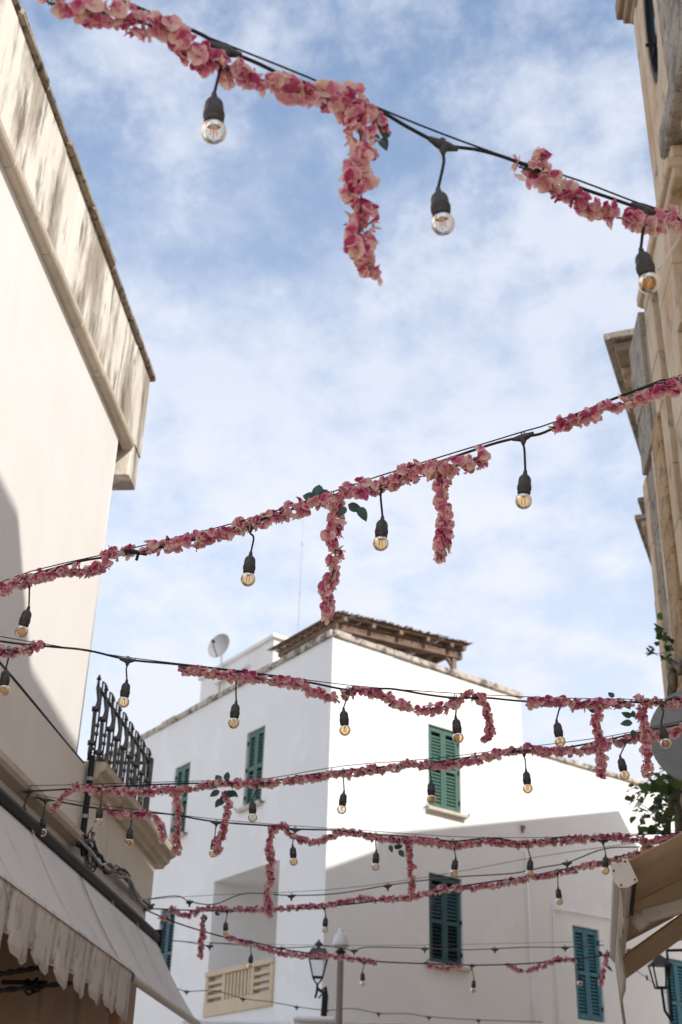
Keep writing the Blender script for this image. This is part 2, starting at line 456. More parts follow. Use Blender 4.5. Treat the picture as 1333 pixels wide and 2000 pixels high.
# ------------------------------------------------------------------ left house   (local x = towards the street, y = along the street)
L0 = -2.4
LH = empty('cream_house', SL(L0, 6, 0), -STREET)
tag(LH, 'cream plastered house with streaked stone parapet and low terrace, awnings below it', 'house')
def hx(x, s, z): return Vector((x, s - 6, z))
def hb(): return MB(hx)
b = hb()
r, far = 0.18, 7.97
prof = [(-4.5, -3), (0, -3)] + [(-r + r * cos(a), far - r + r * sin(a)) for a in [i * pi / 2 / 8 for i in range(9)]] + [(-4.5, far)]
b.column(prof, 4.105, 6.60)
w = b.build('upper_wall', M_cream, LH)
for p in w.data.polygons:
    p.use_smooth = abs(p.normal.z) < 0.5 and p.area < 1.0
b = hb(); b.box(-4.5, 0.012, -3, 10.30, 3.60, 4.095); b.box(-4.5, -0.4, 10.30, 10.32, 3.6, 3.9)
b.build('lower_wall', M_cream_low, LH, bevel=0.01)
b = hb(); b.box(-4.5, -0.02, -3, 10.28, 3.05, 3.598)
b.build('fascia', M_white, LH)
b = hb(); b.box(-4.5, -0.03, -3, 10.26, 0.0, 3.048)
b.build('shop_front', M_shop, LH)
b = hb(); b.prism([(-0.02, 3.56), (0.05, 3.575), (0.065, 3.60), (0.065, 3.635), (0.03, 3.65), (-0.02, 3.65)], -3, 8.02)
b.build('lower_moulding', M_ledge, LH)
# roof slab behind the parapet, end wall of the parapet
b = hb(); b.box(-4.5, -0.2, -3, 7.9, 6.602, 6.72); b.build('roof', M_coping, LH)
# parapet of dressed blocks in two courses
rng = random.Random(3)
ss = [-1.0]
while ss[-1] < 8.2: ss.append(ss[-1] + rng.uniform(0.82, 0.98))
ss[-1] = 8.30
ss = [-3.0 + 0.0] + ss if ss[0] > -3 else ss
for row, (z0, z1) in enumerate(((6.665, 7.425),)):
    off = 0.0 if row == 0 else 0.43
    for i in range(len(ss) - 1):
        a, c = ss[i] + off * (0 < i), ss[i + 1] + off * (i + 1 < len(ss) - 1)
        b = hb(); q = rng.uniform(-0.003, 0.003)
        b.box(-0.55, 0.05 + q, a + 0.002, min(c, 8.30) - 0.002, z0, z1)
        b.build('stone_block', M_parapet, LH, bevel=0.006)
# string course
cs = [-3.0]
while cs[-1] < 8.02: cs.append(cs[-1] + rng.uniform(0.55, 0.75))
cs[-1] = 8.02
for i in range(len(cs) - 1):
    b = hb()
    b.prism([(-0.02, 6.575), (0.04, 6.58), (0.058, 6.59), (0.068, 6.61), (0.068, 6.65), (0.05, 6.66), (-0.02, 6.66)], cs[i] + 0.002, cs[i + 1] - 0.002)
    b.build('ledge_block', M_ledge, LH, bevel=0.003)
# hanging quoins at the far end
for z0, z1, x1 in ((6.32, 6.66, 0.052), (6.12, 6.316, 0.056)):
    pass
b = hb(); b.box(-0.6, 0.045, 8.03, 8.27, 6.36, 6.661); b.build('quoin_block', M_parapet, LH, bevel=0.008)
# coping stones
cs = [-3.0]
while cs[-1] < 8.30: cs.append(cs[-1] + rng.uniform(0.42, 0.62))
cs[-1] = 8.36
for i in range(len(cs) - 1):
    b = hb(); q, q2 = rng.uniform(-0.012, 0.008), rng.uniform(-0.006, 0.006)
    b.box(-0.62, 0.085 + q, cs[i] + 0.003, cs[i + 1] - 0.003, 7.428, 7.485 + q2)
    b.build('coping_stone', M_coping, LH, bevel=0.012)
# terrace cornice
cs = [8.03, 8.62, 9.24, 9.85, 10.47]
for i in range(len(cs) - 1):
    b = hb()
    b.prism([(-0.05, 3.97), (0.05, 3.975), (0.06, 4.0), (0.09, 4.02), (0.10, 4.05), (0.14, 4.075), (0.145, 4.13), (-0.05, 4.135)], cs[i] + 0.002, cs[i + 1] - 0.002)
    b.build('cornice_block', M_ledge, LH, bevel=0.003)
b = hb(); b.box(-4.5, -0.05, 8.03, 10.44, 4.097, 4.132); b.build('terrace_slab', M_ledge, LH)
# downpipe in the angle, with clips
b = hb(); b.tube([(0.05, 8.0, 4.16), (0.05, 8.0, 3.62), (0.07, 8.02, 3.5)], 0.022, 8)
dp = b.build('downpipe', M_case, LH, smooth=True)
for z in (4.0, 3.75):
    b = hb(); b.tube([(0.05, 8.0, z - 0.012), (0.05, 8.0, z + 0.012)], 0.027, 8); b.build('pipe_clip', M_dish, dp)
# dark mortar crack running along the joint of the two storeys
b = hb(); rr = random.Random(5)
b.tube([(0.006, s_ * 0.5, 4.100 + rr.uniform(-0.004, 0.004)) for s_ in range(-6, 16)] + [(0.006, 7.96, 4.1)], 0.0065, 5)
b.build('cracked_joint', M_case, LH)
# bundle of old cables along the fascia
for k in range(5):
    rr = random.Random(20 + k)
    pts = [(0.05, 7.9, 3.62 - 0.02 * k)] + [(0.05 + rr.uniform(0, 0.06), 8.05 + 0.28 * j + rr.uniform(-.04, .04), 3.60 + rr.uniform(-0.07, 0.02) - 0.03 * sin(j * 1.3)) for j in range(8)] + [(0.03, 10.2, 3.62)]
    b = hb(); b.tube(smoothpath(pts, 4), rr.choice((0.005, 0.007, 0.011)), 5)
    b.build('cable', rr.choice((M_case, M_grey_wire, M_dish)) if k else M_case, LH, smooth=True)
for k in range(4):
    rr = random.Random(40 + k)
    pts = [(0.06 + 0.05 * rr.random(), 8.12 + 0.12 * cos(t * 1.1 + k) + rr.uniform(-.02, .02), 3.60 + 0.10 * sin(t * 1.1 + k) - 0.02 * t) for t in range(8)]
    b = hb(); b.tube(smoothpath(pts, 4), 0.006, 5); b.build('cable_loop', M_case if k % 2 else M_bark, LH, smooth=True)

# wrought iron railing of the terrace
RL = empty('iron_railing', SL(L0, 8.0, 4.135), -STREET)
tag(RL, 'black wrought iron terrace railing with scrolls above the cream cornice', 'railing')
def rx(x, s, z): return Vector((x, s - 8.0, z - 4.135))
def rbar(pts, r_, name='baluster', n=5):
    b = MB(rx); b.tube(pts, r_, n); return b.build(name, M_iron, RL, smooth=True)
ZT = 4.66
rbar([(0.02, 8.03, ZT), (0.02, 9.74, ZT)], 0.014, 'top_rail')
rbar([(0.02, 8.03, 4.24), (0.02, 9.74, 4.24)], 0.009, 'bottom_rail')
rbar([(0.02, 9.74, ZT), (-1.6, 9.74, ZT)], 0.014, 'end_top_rail')
rbar([(0.02, 9.74, 4.24), (-1.6, 9.74, 4.24)], 0.009, 'end_bottom_rail')
def baluster(fx, i):
    """fx(t, out, z): t along the run; thick bars and thin rods alternate, tops bent like a candle arm"""
    if i % 2 == 0:
        b = MB(rx)
        b.tube([fx(0, 0, 4.14), fx(0, 0.005, 4.30), fx(0, 0.0, 4.48), fx(0, 0.02, 4.56), fx(0, 0.0, 4.66)], 0.015, 5)
        for z in (4.26, 4.50): b.tube([fx(0, 0, z - 0.014), fx(0, 0, z + 0.014)], 0.027, 6)
        b.tube([fx(0, 0, 4.50), fx(0.03, 0.0, 4.55), fx(0.035, 0, 4.60), fx(0.0, 0, 4.65)], 0.008, 4)
        b.tube([fx(0, 0, 4.14), fx(-0.035, 0.0, 4.17), fx(-0.03, 0, 4.22), fx(0.0, 0, 4.25)], 0.008, 4)
        b.tube([fx(0, 0, 4.66), fx(0, 0, 4.72)], [0.012, 0.009], 5)
        b.tube([fx(0, 0, 4.715), fx(0, 0, 4.75)], [0.020, 0.006], 5)
        b.build('baluster', M_iron, RL, smooth=True)
    else:
        b = MB(rx)
        b.tube([fx(0, 0, 4.14), fx(0, 0, 4.66), fx(0, 0.0, 4.74), fx(0.07, 0, 4.75), fx(0.09, 0, 4.66)], 0.0075, 4)
        for z in (4.36, 4.42): b.tube([fx(0, 0, z - 0.012), fx(0, 0, z + 0.012)], 0.014, 5)
        b.build('rod', M_iron, RL, smooth=True)
for i in range(17):
    s_ = 8.03 + i * 0.105
    baluster(lambda t, o_, z, s_=s_: (0.02 + o_, s_ + t, z), i)
for i in range(12):
    x_ = -0.10 - i * 0.125
    baluster(lambda t, o_, z, x_=x_: (x_ + t, 9.74 + o_, z), i)
b = MB(rx); b.box(0.0, 0.045, 9.72, 9.765, 4.136, 4.70); b.build('end_post', M_iron, RL, bevel=0.004)

# ------------------------------------------------------------------ left awnings
def awning(s0, s1, label, valance, seams, cap):
    A = empty('shop_awning', SL(L0, s1, 2.6), -STREET)
    tag(A, label, 'awning', None)
    ax = lambda x, s, z: Vector((x, s - s1, z - 2.6))
    # fabric: sagging slightly between the case and the front bar
    ns, nt_ = max(8, int((s1 - s0) * 5)), 10
    V, Fc = [], []
    rr = random.Random(int(s0 * 10) + 3)
    for i in range(ns + 1):
        s = s0 + (s1 - s0) * i / ns
        for j in range(nt_ + 1):
            t = j / nt_
            x = 0.10 + (0.47 - 0.10) * t
            z = 3.35 + (2.765 - 3.35) * t - 0.028 * sin(pi * t) - 0.006 * sin(s * 9.1) * t
            V.append((x, s, z))
    n1 = nt_ + 1
    for i in range(ns):
        for j in range(nt_):
            Fc.append((i * n1 + j, i * n1 + j + 1, (i + 1) * n1 + j + 1, (i + 1) * n1 + j))
    b = MB(ax); b.add(V, Fc)
    c = b.build('canopy', M_canvas, A, smooth=True)
    sol = c.modifiers.new('thickness', 'SOLIDIFY'); sol.thickness = 0.004; sol.offset = -1
    for k in range(1, seams):
        s = s0 + (s1 - s0) * k / seams
        b = MB(ax)
        b.add([(0.105 + 0.37 * t + 0.006, s + d, 3.355 - 0.585 * t - 0.028 * sin(pi * t) + 0.004) for t in [q / 10 for q in range(11)] for d in (-0.012, 0.012)],
              [(2 * q, 2 * q + 1, 2 * q + 3, 2 * q + 2) for q in range(10)])
        b.build('seam', M_canvas, A)
    b = MB(ax); b.tube([(0.47, s0, 2.755), (0.47, s1 + 0.03, 2.755)], 0.028, 12); fb = b.build('front_bar', M_alu, A, smooth=True)
    if cap:
        b = MB(ax); b.tube([(0.47, s1 + 0.03, 2.755), (0.47, s1 + 0.085, 2.755)], [0.034, 0.034], 14)
        b.build('end_cap', plain('navy_end_cap', (0.02, 0.025, 0.045), 0.4), fb, smooth=False)
    if valance:
        # scalloped skirt: one wavy sheet with narrow slots
        V, Fc = [], []
        per, slot = 0.345, 0.075
        cols = []
        s = s1
        k = 0
        while s > s0:
            wv = per * rr.uniform(0.88, 1.08)
            cols.append((s, max(s0, s - wv + slot), 0, rr.uniform(0.275, 0.31)))
            cols.append((s - wv + slot, s - wv, rr.uniform(0.225, 0.255), 0))
            s -= wv
        verts = []
        for (a, c_, z1, z2) in cols:
            m_ = 7 if z2 else 2
            for q in range(m_):
                u = q / (m_ - 1) if m_ > 1 else 0
                sv = a + (c_ - a) * u
                if z2: bot = z2 - 0.10 * (1 if q in (0, m_ - 1) else 0) * 0.25 - 0.035 * u
                else: bot = z1 - 0.03
                verts.append((sv, bot, 0.007 * sin(sv * 18) + 0.004 * sin(sv * 41)))
        nz = 7
        for (sv, bot, wob) in verts:
            for j in range(nz):
                t = j / (nz - 1)
                V.append((0.50 - 0.006 * t + wob * t, sv, 2.777 - bot * t - (0.0 if j else 0)))
        for i in range(len(verts) - 1):
            for j in range(nz - 1):
                Fc.append((i * nz + j, i * nz + j + 1, (i + 1) * nz + j + 1, (i + 1) * nz + j))
        b = MB(ax); b.add(V, Fc)
        vo = b.build('valance', M_valance, A, smooth=True)
        sol = vo.modifiers.new('thickness', 'SOLIDIFY'); sol.thickness = 0.004
        # stitched hem along the lower edge
        hem = []
        for (sv, bot, wob) in verts: hem.append((0.497 - 0.006 + wob, sv, 2.777 - bot + 0.002))
        b = MB(ax); b.tube(hem, 0.0045, 5)
        b.build('hem', M_valance, vo)
        V = []
        for i in range(41):
            s = s0 + (s1 - s0) * i / 40
            V += [(0.455, s, 2.797), (0.492, s, 2.793), (0.506, s, 2.77)]
        b = MB(ax); b.add(V, [(3 * i + j, 3 * i + j + 1, 3 * i + j + 4, 3 * i + j + 3) for i in range(40) for j in range(2)])
        b.build('fold', M_valance, A, smooth=True)
    return A, ax
A1, ax1 = awning(1.5, 7.86, 'cream canvas shop awning with ragged scalloped skirt at lower left', True, 6, True)
A2, ax2 = awning(7.90, 10.24, 'plain cream canvas awning without skirt beside the white house', False, 3, False)
AC = empty('awning_case', SL(L0, 6, 3.37), -STREET)
tag(AC, 'long dark roller case fixed to the wall above the cream awnings', 'awning case')
b = MB(lambda x, s, z: Vector((x, s - 6, z - 3.37)))
b.prism([(0.0, 3.34), (0.07, 3.325), (0.115, 3.35), (0.125, 3.40), (0.09, 3.44), (0.0, 3.45)], 1.5, 10.27)
b.build('case', M_case, AC, bevel=0.006)
b = MB(lambda x, s, z: Vector((x, s - 6, z - 3.37)))
b.box(-0.005, 0.13, 10.272, 10.285, 3.315, 3.455); b.build('end_plate', M_case, AC)
# side closure of the far awning and its shop post
for (x_, s_, nm) in ((0.38, 8.06, 'awning_post'), ):
    P = empty('wooden_post', SL(L0, s_, 0), -STREET)
    tag(P, 'brown wooden shop post under the join of the two awnings', 'post')
    b = MB(); b.box(x_ - 0.035, x_ + 0.035, -0.035, 0.035, 0.0, 2.62); b.build('shaft', M_shop, P, bevel=0.006)
    b = MB(); b.box(x_ - 0.05, x_ + 0.05, -0.05, 0.05, 2.56, 2.66); b.build('cap', M_shop, P, bevel=0.006)
# wrought iron hanging bracket with basket twist under the awning
IB = empty('iron_bracket', SL(L0, 6.9, 2.60), -STREET)
tag(IB, 'black twisted iron bars with basket knot behind the awning skirt', 'iron bracket')
def twist(p0, p1, name, r_=0.013):
    b = MB(); p0, p1 = Vector(p0), Vector(p1); n = 26
    for q in (0, pi):
        b.tube([p0.lerp(p1, i / n) + Vector((0, 0.007 * cos(i * 0.9 + q), 0.007 * sin(i * 0.9 + q))) for i in range(n + 1)], r_ * 0.75, 5)
    b.build(name, M_iron, IB, smooth=True)
for i_, (py0, py1) in enumerate(((1903, 1889), (1932, 1921))):
    Pp = SL(L0 + 0.22, 0, 0)
    a_ = on_plane(-60, py0 + 9, Pp, eL); c_ = on_plane(150 if i_ else 96, py1 - 2, Pp, eL)
    inv = Matrix.Rotation(STREET, 4, 'Z')
    base = SL(L0, 6.9, 2.60)
    twist(inv @ (a_ - base), inv @ (c_ - base), 'twisted_bar')
    if i_:
        kc = inv @ (on_plane(63, 1926, Pp, eL) - base)
        for q in range(4):
            b = MB(); th = q * pi / 2
            b.tube([kc + Vector((0.045 * sin(pi * t / 8) * cos(th + t * 0.25), 0.11 * (t / 8 - 0.5), 0.045 * sin(pi * t / 8) * sin(th + t * 0.25))) for t in range(9)], 0.007, 5)
            b.build('basket_bar', M_iron, IB, smooth=True)
b = MB(); b.tube([(0.0, 0.1, -0.02), (0.25, 0.1, -0.02)], 0.012, 6); b.build('wall_arm', M_iron, IB)

# ------------------------------------------------------------------ white house
CAZ = radians(-0.212)
P0 = Vector((18 * sin(CAZ), 18 * cos(CAZ), 0))
azR, azL = radians(52.7), radians(-34.1)
dR, dL = Vector((sin(azR), cos(azR), 0)), Vector((sin(azL), cos(azL), 0))
nR = Vector((cos(azR), -sin(azR), 0))            # outward normal of the sunny wall
nL = Vector((-cos(azL), sin(azL), 0))            # outward normal of the shaded wall
WH = empty('white_house', P0)
tag(WH, 'white plastered corner house with green shutters and roof terrace', 'house')
Z = Vector((0, 0, 1))
def fR(u, o_, z): return dR * u + nR * o_ + Z * z
def fL(u, o_, z): return dL * u + nL * o_ + Z * z
def fAB(a, b_, z): return dR * a + dL * b_ + Z * z
def wall_holes(fx, u0, u1, z0, z1, holes, th, name, m0=0.0, m1=0.0):
    us = sorted({u0, u1} | {h[0] for h in holes} | {h[1] for h in holes})
    zs = sorted({z0, z1} | {h[2] for h in holes} | {h[3] for h in holes})
    b = MB(fx)
    # m0: mitre so that the back face meets the other wall's back
    for i in range(len(us) - 1):
        for j in range(len(zs) - 1):
            cu, cz = (us[i] + us[i + 1]) / 2, (zs[j] + zs[j + 1]) / 2
            if any(h[0] < cu < h[1] and h[2] < cz < h[3] for h in holes): continue
            b.add([(us[i], 0, zs[j]), (us[i + 1], 0, zs[j]), (us[i + 1], 0, zs[j + 1]), (us[i], 0, zs[j + 1])], [(0, 1, 2, 3)])
    for h in holes:
        a, c, d, e = h[:4]; dp = h[4] if len(h) > 4 else th
        b.add([(a, 0, d), (c, 0, d), (c, 0, e), (a, 0, e), (a, -dp, d), (c, -dp, d), (c, -dp, e), (a, -dp, e)],
              [(0, 1, 5, 4), (1, 2, 6, 5), (2, 3, 7, 6), (3, 0, 4, 7)] + ([(4, 5, 6, 7)] if len(h) > 4 else []))
    return b
winR = [(1.96, 2.64, 6.95, 8.30), (1.95, 2.63, 4.66, 5.96), (5.06, 5.70, 4.18, 5.61), (7.30, 7.98, 3.95, 5.38)]
winL = [(1.89, 2.46, 7.06, 8.33), (4.39, 4.96, 7.05, 8.33), (4.47, 5.02, 4.45, 5.85)]
H1, H2 = 9.25, 8.33
bR = wall_holes(fR, 0, 4.09, 0, H1, winR[:2], 0.12, 'w')
bR.build('sunny_wall', M_white, WH, fix=False)
bR = wall_holes(fR, 4.09, 12.0, 0, H2, winR[2:], 0.12, 'w')
bR.add([(4.09, 0, H2), (4.09, 0, H1), (4.09, -4.6, H1), (4.09, -4.6, H2)], [(0, 1, 2, 3)])
bR.build('wing_wall', M_white, WH, fix=False)
bL = wall_holes(fL, 0, 9.0, 0, H1, winL + [(1.24, 3.21, 3.99, 6.04, 1.3)], 0.12, 'w')
bL.build('shaded_wall', M_white, WH, fix=False)
# roofs and rear walls keep it a closed volume
b = MB(fAB)
b.add([(0.02, 0.02, H1 - 0.03), (4.08, 0.02, H1 - 0.03), (4.08, 9, H1 - 0.03), (0.02, 9, H1 - 0.03)], [(0, 1, 2, 3)])
b.add([(4.1, 0.02, H2 - 0.03), (12, 0.02, H2 - 0.03), (12, 9, H2 - 0.03), (4.1, 9, H2 - 0.03)], [(0, 1, 2, 3)])
b.add([(0, 9, 0), (12, 9, 0), (12, 9, H2), (0, 9, H2)], [(0, 1, 2, 3)])
b.add([(12, 0, 0), (12, 9, 0), (12, 9, H2), (12, 0, H2)], [(0, 1, 2, 3)])
b.build('roof', M_coping, WH)
rng = random.Random(11)
def copings(fx, u0, u1, z0, z1, over, first=0.0):
    u = u0
    while u < u1 - 0.05:
        v = min(u1, u + rng.uniform(0.32, 0.58))
        if u1 - v < 0.15: v = u1
        b = MB(fx); q, q2 = rng.uniform(-0.012, 0.012), rng.uniform(-0.012, 0.012)
        b.box(u + 0.002, v - 0.002, -0.26, over + q, z0, z1 + q2)
        b.build('coping_stone', M_whitecoping, WH, bevel=0.012)
        u = v
copings(fL, 0.0, 9.0, H1 + 0.002, H1 + 0.105, 0.05)
copings(fR, 0.004, 4.12, H1 + 0.002, H1 + 0.105, 0.05)
copings(fR, 4.13, 12.0, H2 + 0.002, H2 + 0.085, 0.05)
# windows: frame > shutter leaves with slats
def window(fx, u0, u1, z0, z1, mat, half=False, sill=True, lab=None, depth=0.07):
    b = MB(fx); e = 0.035
    b.box(u0 + 0.002, u1 - 0.002, -depth - 0.03, -depth + 0.02, z1 - e, z1 - 0.002)
    b.box(u0 + 0.002, u0 + e, -depth - 0.03, -depth + 0.02, z0 + 0.002, z1 - e)
    b.box(u1 - e, u1 - 0.002, -depth - 0.03, -depth + 0.02, z0 + 0.002, z1 - e)
    wnd = b.build('window', mat, WH)
    if lab: wnd['label'] = lab
    b = MB(fx); b.box(u0 + 0.001, u1 - 0.001, -0.118, -0.112, z0 + 0.001, z1 - 0.001); b.build('dark_backing', M_dark, wnd)
    mid = (u0 + u1) / 2
    zb = z0 + 0.02
    for a, c in ((u0 + e, mid - 0.003), (mid + 0.003, u1 - e)):
        st = 0.05
        zmid = z0 + (z1 - z0) * (0.47 if half else 0.5)
        b = MB(fx)
        b.box(a, a + st, -depth, -depth + 0.045, zb, z1 - e); b.box(c - st, c, -depth, -depth + 0.045, zb, z1 - e)
        for q in (zb, z1 - e - 0.06, zmid - 0.03): b.box(a + st, c - st, -depth, -depth + 0.043, q, q + 0.06)
        sh = b.build('shutter', mat, wnd, bevel=0.004)
        b = MB(fx); z = zb + 0.085
        while z < z1 - e - 0.09:
            if abs(z - zmid) > 0.05:
                lowpart = half and z < zmid
                if lowpart:   # slats tipped open
                    b.add([(a + st, -depth + 0.008, z - 0.002), (c - st, -depth + 0.008, z - 0.002), (c - st, -depth + 0.042, z + 0.004), (a + st, -depth + 0.042, z + 0.004),
                           (a + st, -depth + 0.008, z + 0.004), (c - st, -depth + 0.008, z + 0.004), (c - st, -depth + 0.042, z + 0.010), (a + st, -depth + 0.042, z + 0.010)],
                          [(0, 1, 2, 3), (4, 7, 6, 5), (3, 2, 6, 7), (0, 4, 5, 1)])
                else:
                    b.add([(a + st, -depth + 0.036, z - 0.021), (c - st, -depth + 0.036, z - 0.021), (c - st, -depth + 0.012, z + 0.015), (a + st, -depth + 0.012, z + 0.015),
                           (a + st, -depth + 0.028, z - 0.025), (c - st, -depth + 0.028, z - 0.025), (c - st, -depth + 0.004, z + 0.011), (a + st, -depth + 0.004, z + 0.011)],
                          [(0, 1, 2, 3), (4, 7, 6, 5), (0, 4, 5, 1)])
            z += 0.054
        s_ = b.build('louvres', mat, wnd); s_['kind'] = 'stuff'
    if sill:
        b = MB(fx)
        for u in (u0 - 0.10, u1 + 0.10): b.tube([(u, 0.002, z0 - 0.02), (u, 0.06, z0 - 0.02), (u, 0.085, z0 + 0.03)], 0.011, 5)
        b.build('shutter_hook', M_iron, wnd)
    for u in (u0 + 0.02, u1 - 0.02):
        b = MB(fx)
        for q in (0.14, 0.5, 0.86): b.box(u - 0.012, u + 0.012, -depth + 0.02, -depth + 0.06, z0 + (z1 - z0) * q - 0.03, z0 + (z1 - z0) * q + 0.03)
        b.build('hinge', M_iron, wnd)
    if sill:
        b = MB(fx); b.box(u0 - 0.07, u1 + 0.07, -0.11, 0.09, z0 - 0.055, z0 - 0.001); b.build('sill', M_sill, wnd, bevel=0.006)
window(fR, *winR[0], M_green, lab='sunlit green louvred shutters, closed')
window(fR, *winR[1], M_teal, True, lab='dark teal shutters with lower slats tipped open')
window(fR, *winR[2], M_blue, sill=False, lab='faded blue shutters above a plain wall')
window(fR, *winR[3], M_blue, sill=False, lab='faded blue shutters behind the tan awning')
window(fL, *winL[0], M_green, lab='green shutters in shade close to the corner')
window(fL, *winL[1], M_green, lab='green shutters in shade at the far side')
window(fL, *winL[2], M_teal, True, sill=False, lab='slate green shutters with dark lower half')
# loggia parapet in beige: top rail, bottom panel, posts and bars
LG = empty('loggia_parapet', Vector((0, 0, 0)))
LG.parent = WH
la, lb_, lz0, lz1 = 1.235, 3.215, 3.985, 4.64
def lbox(u0, u1, o0, o1, z0, z1, name):
    b = MB(fL); b.box(u0, u1, o0, o1, z0, z1); return b.build(name, M_beige, LG, bevel=0.005)
lbox(la, lb_, -0.10, 0.045, lz1 - 0.075, lz1, 'top_rail')
lbox(la, lb_, -0.10, 0.035, lz0, lz0 + 0.20, 'bottom_panel')
z0b, z1b = lz0 + 0.202, lz1 - 0.077
for u in (la, 1.77, 2.60, lb_ - 0.09): lbox(u, u + 0.085, -0.095, 0.03, z0b, z1b, 'post')
for k in range(7):
    u = 1.895 + k * 0.103; lbox(u, u + 0.055, -0.09, 0.02, z0b, z1b, 'bar')
for a, c in ((la + 0.087, 1.768), (2.687, lb_ - 0.092)):
    for k in range(3):
        z = z0b + 0.058 + k * 0.098; lbox(a, c, -0.09, 0.022, z, z + 0.05, 'slat')
# wall pipes and scars
b = MB(fR); b.tube([(4.62, 0.03, 5.78), (4.75, 0.035, 5.80), (5.9, 0.03, 5.83), (6.6, 0.03, 5.84)], 0.018, 6); b.build('wall_pipe', M_white, WH, smooth=True)
b = MB(fR); b.tube([(4.62, 0.02, 5.9), (4.60, 0.02, 4.6), (4.60, 0.02, 2.5)], 0.014, 6); b.build('drain_pipe', M_white, WH, smooth=True)
b = MB(fR); b.tube([(4.05, 0.02, 6.6), (4.06, 0.02, 4.6), (4.06, 0.02, 2.5)], 0.022, 6); b.build('drain_pipe', M_white, WH, smooth=True)
b = MB(fR); b.box(3.955, 4.02, 0.002, 0.05, 6.97, 7.03); b.box(3.975, 3.995, 0.002, 0.04, 6.91, 6.969); b.build('vent_outlet', M_pole, WH)
# rooftop hut
HUT = empty('rooftop_hut', P0 + fAB(1.0, 3.37, H1), 0)
tag(HUT, 'small white hut on the roof behind the satellite dish', 'rooftop hut')
o0 = fAB(1.0, 3.37, H1)
b = MB(lambda a, c, z: fAB(a, c, z) - o0); b.box(1.0, 3.0, 3.37, 6.1, H1 - 0.02, 10.62); b.build('wall', M_white, HUT)
b = MB(lambda a, c, z: fAB(a, c, z) - o0); b.box(0.94, 3.06, 3.31, 6.16, 10.622, 10.70); b.build('roof', M_white, HUT, bevel=0.01)
b = MB(lambda a, c, z: fAB(a, c, z) - o0); b.box(0.9, 0.998, 4.2, 5.4, 10.30, 10.36); b.build('canopy', M_white, HUT)
# satellite dish
inv1 = dR * 0.9
dc = on_plane(431, 1263, P0 + dR * 0.85, nL)
SD = empty('satellite_dish', dc)
tag(SD, 'round grey satellite dish standing on the white rooftop', 'satellite dish')
fd = (Vector((-0.55, -0.85, 0.12))).normalized()
qd = fd.to_track_quat('Z', 'Y').to_matrix()
b = MB(lambda x, y, z: qd @ Vector((x, y, z)))
R_ = 0.25
b.lathe([(0.001, 0.0)] + [(R_ * k / 7, 0.055 * (k / 7) ** 2) for k in range(1, 8)] + [(R_ + 0.008, 0.058), (R_ + 0.006, 0.045)] + [(R_ * k / 7, 0.055 * (k / 7) ** 2 - 0.012) for k in range(7, 0, -1)] + [(0.001, -0.012)], 28)
b.build('reflector', M_dish, SD, smooth=True)
b = MB(lambda x, y, z: qd @ Vector((x, y, z)))
b.tube([(0, -R_ * 0.95, 0.05), (0, -0.10, 0.20), (0, 0.0, 0.26)], 0.010, 5); b.tube([(0, 0.0, 0.20), (0, 0.0, 0.27)], 0.026, 8)
b.build('feed_arm', M_case, SD)
b = MB(); b.tube([(0.03, 0.05, -0.0), (0.04, 0.06, -0.30), (0.04, 0.06, -1.0)], 0.018, 6); b.build('mast', M_dish, SD)
# antenna mast
ab = on_plane(583, 1232, P0 + dR * 2.0, nL); at_ = on_plane(588, 1012, P0 + dR * 2.0, nL)
AM = empty('antenna_mast', Vector((ab.x, ab.y, H1)))
tag(AM, 'thin tall antenna mast rising behind the white roof', 'antenna')
hgt = at_.z - H1
b = MB(); b.tube([(0, 0, 0), (0, 0, hgt * 0.6), (0.0, 0, hgt)], [0.010, 0.008, 0.004], 5)
b.build('pole', M_dish, AM)
b = MB()
for f_ in (0.62, 0.86): b.tube([(0, 0, hgt * f_ - 0.02), (0, 0, hgt * f_ + 0.02)], 0.016, 6)
b.build('clamp', M_dish, AM)
# pergola
PG = empty('pergola', P0 + fAB(0.5, 0.5, H1))
tag(PG, 'brown timber pergola with reed roof on the white house terrace', 'pergola')
og = fAB(0.5, 0.5, H1)
pgx = lambda a, c, z: fAB(a, c, z) - og
def pz(a): return 9.84 + 0.085 * (a - 0.4)
def pbeam(a0, a1, c0, c1, dz0, dz1, name, mat=M_wood):
    b = MB(pgx)
    b.add([(a0, c0, pz(a0) + dz0), (a1, c0, pz(a1) + dz0), (a1, c1, pz(a1) + dz0), (a0, c1, pz(a0) + dz0),
           (a0, c0, pz(a0) + dz1), (a1, c0, pz(a1) + dz1), (a1, c1, pz(a1) + dz1), (a0, c1, pz(a0) + dz1)],
          [(0, 3, 2, 1), (4, 5, 6, 7), (0, 1, 5, 4), (1, 2, 6, 5), (2, 3, 7, 6), (3, 0, 4, 7)])
    return b.build(name, mat, PG, bevel=0.006)
pbeam(0.45, 3.25, 0.56, 0.66, -0.16, -0.04, 'beam')
pbeam(0.45, 3.25, 2.15, 2.25, -0.16, -0.04, 'beam')
for a in (0.50, 1.10, 1.70, 2.30, 2.85, 3.14): pbeam(a, a + 0.08, 0.42, 2.42, -0.038, 0.04, 'rafter')
for c in [0.45 + 0.22 * k for k in range(9)]: pbeam(0.38, 3.26, c, c + 0.05, 0.042, 0.07, 'batten')
for a in (0.52, 3.02):
    for c in (0.57, 2.16):
        b = MB(pgx); b.box(a, a + 0.09, c, c + 0.09, H1 - 0.03, pz(a) - 0.162); b.build('post', M_wood, PG, bevel=0.006)
b = MB(pgx)
for d_ in (1,):
    b.tube([(3.02, 0.615, 9.72), (3.07, 0.615, 9.85), (3.22, 0.615, pz(3.2) - 0.10)], 0.035, 5)
    b.tube([(3.06, 0.615, 9.72), (2.96, 0.615, 9.83), (2.82, 0.615, pz(2.8) - 0.12)], 0.035, 5)
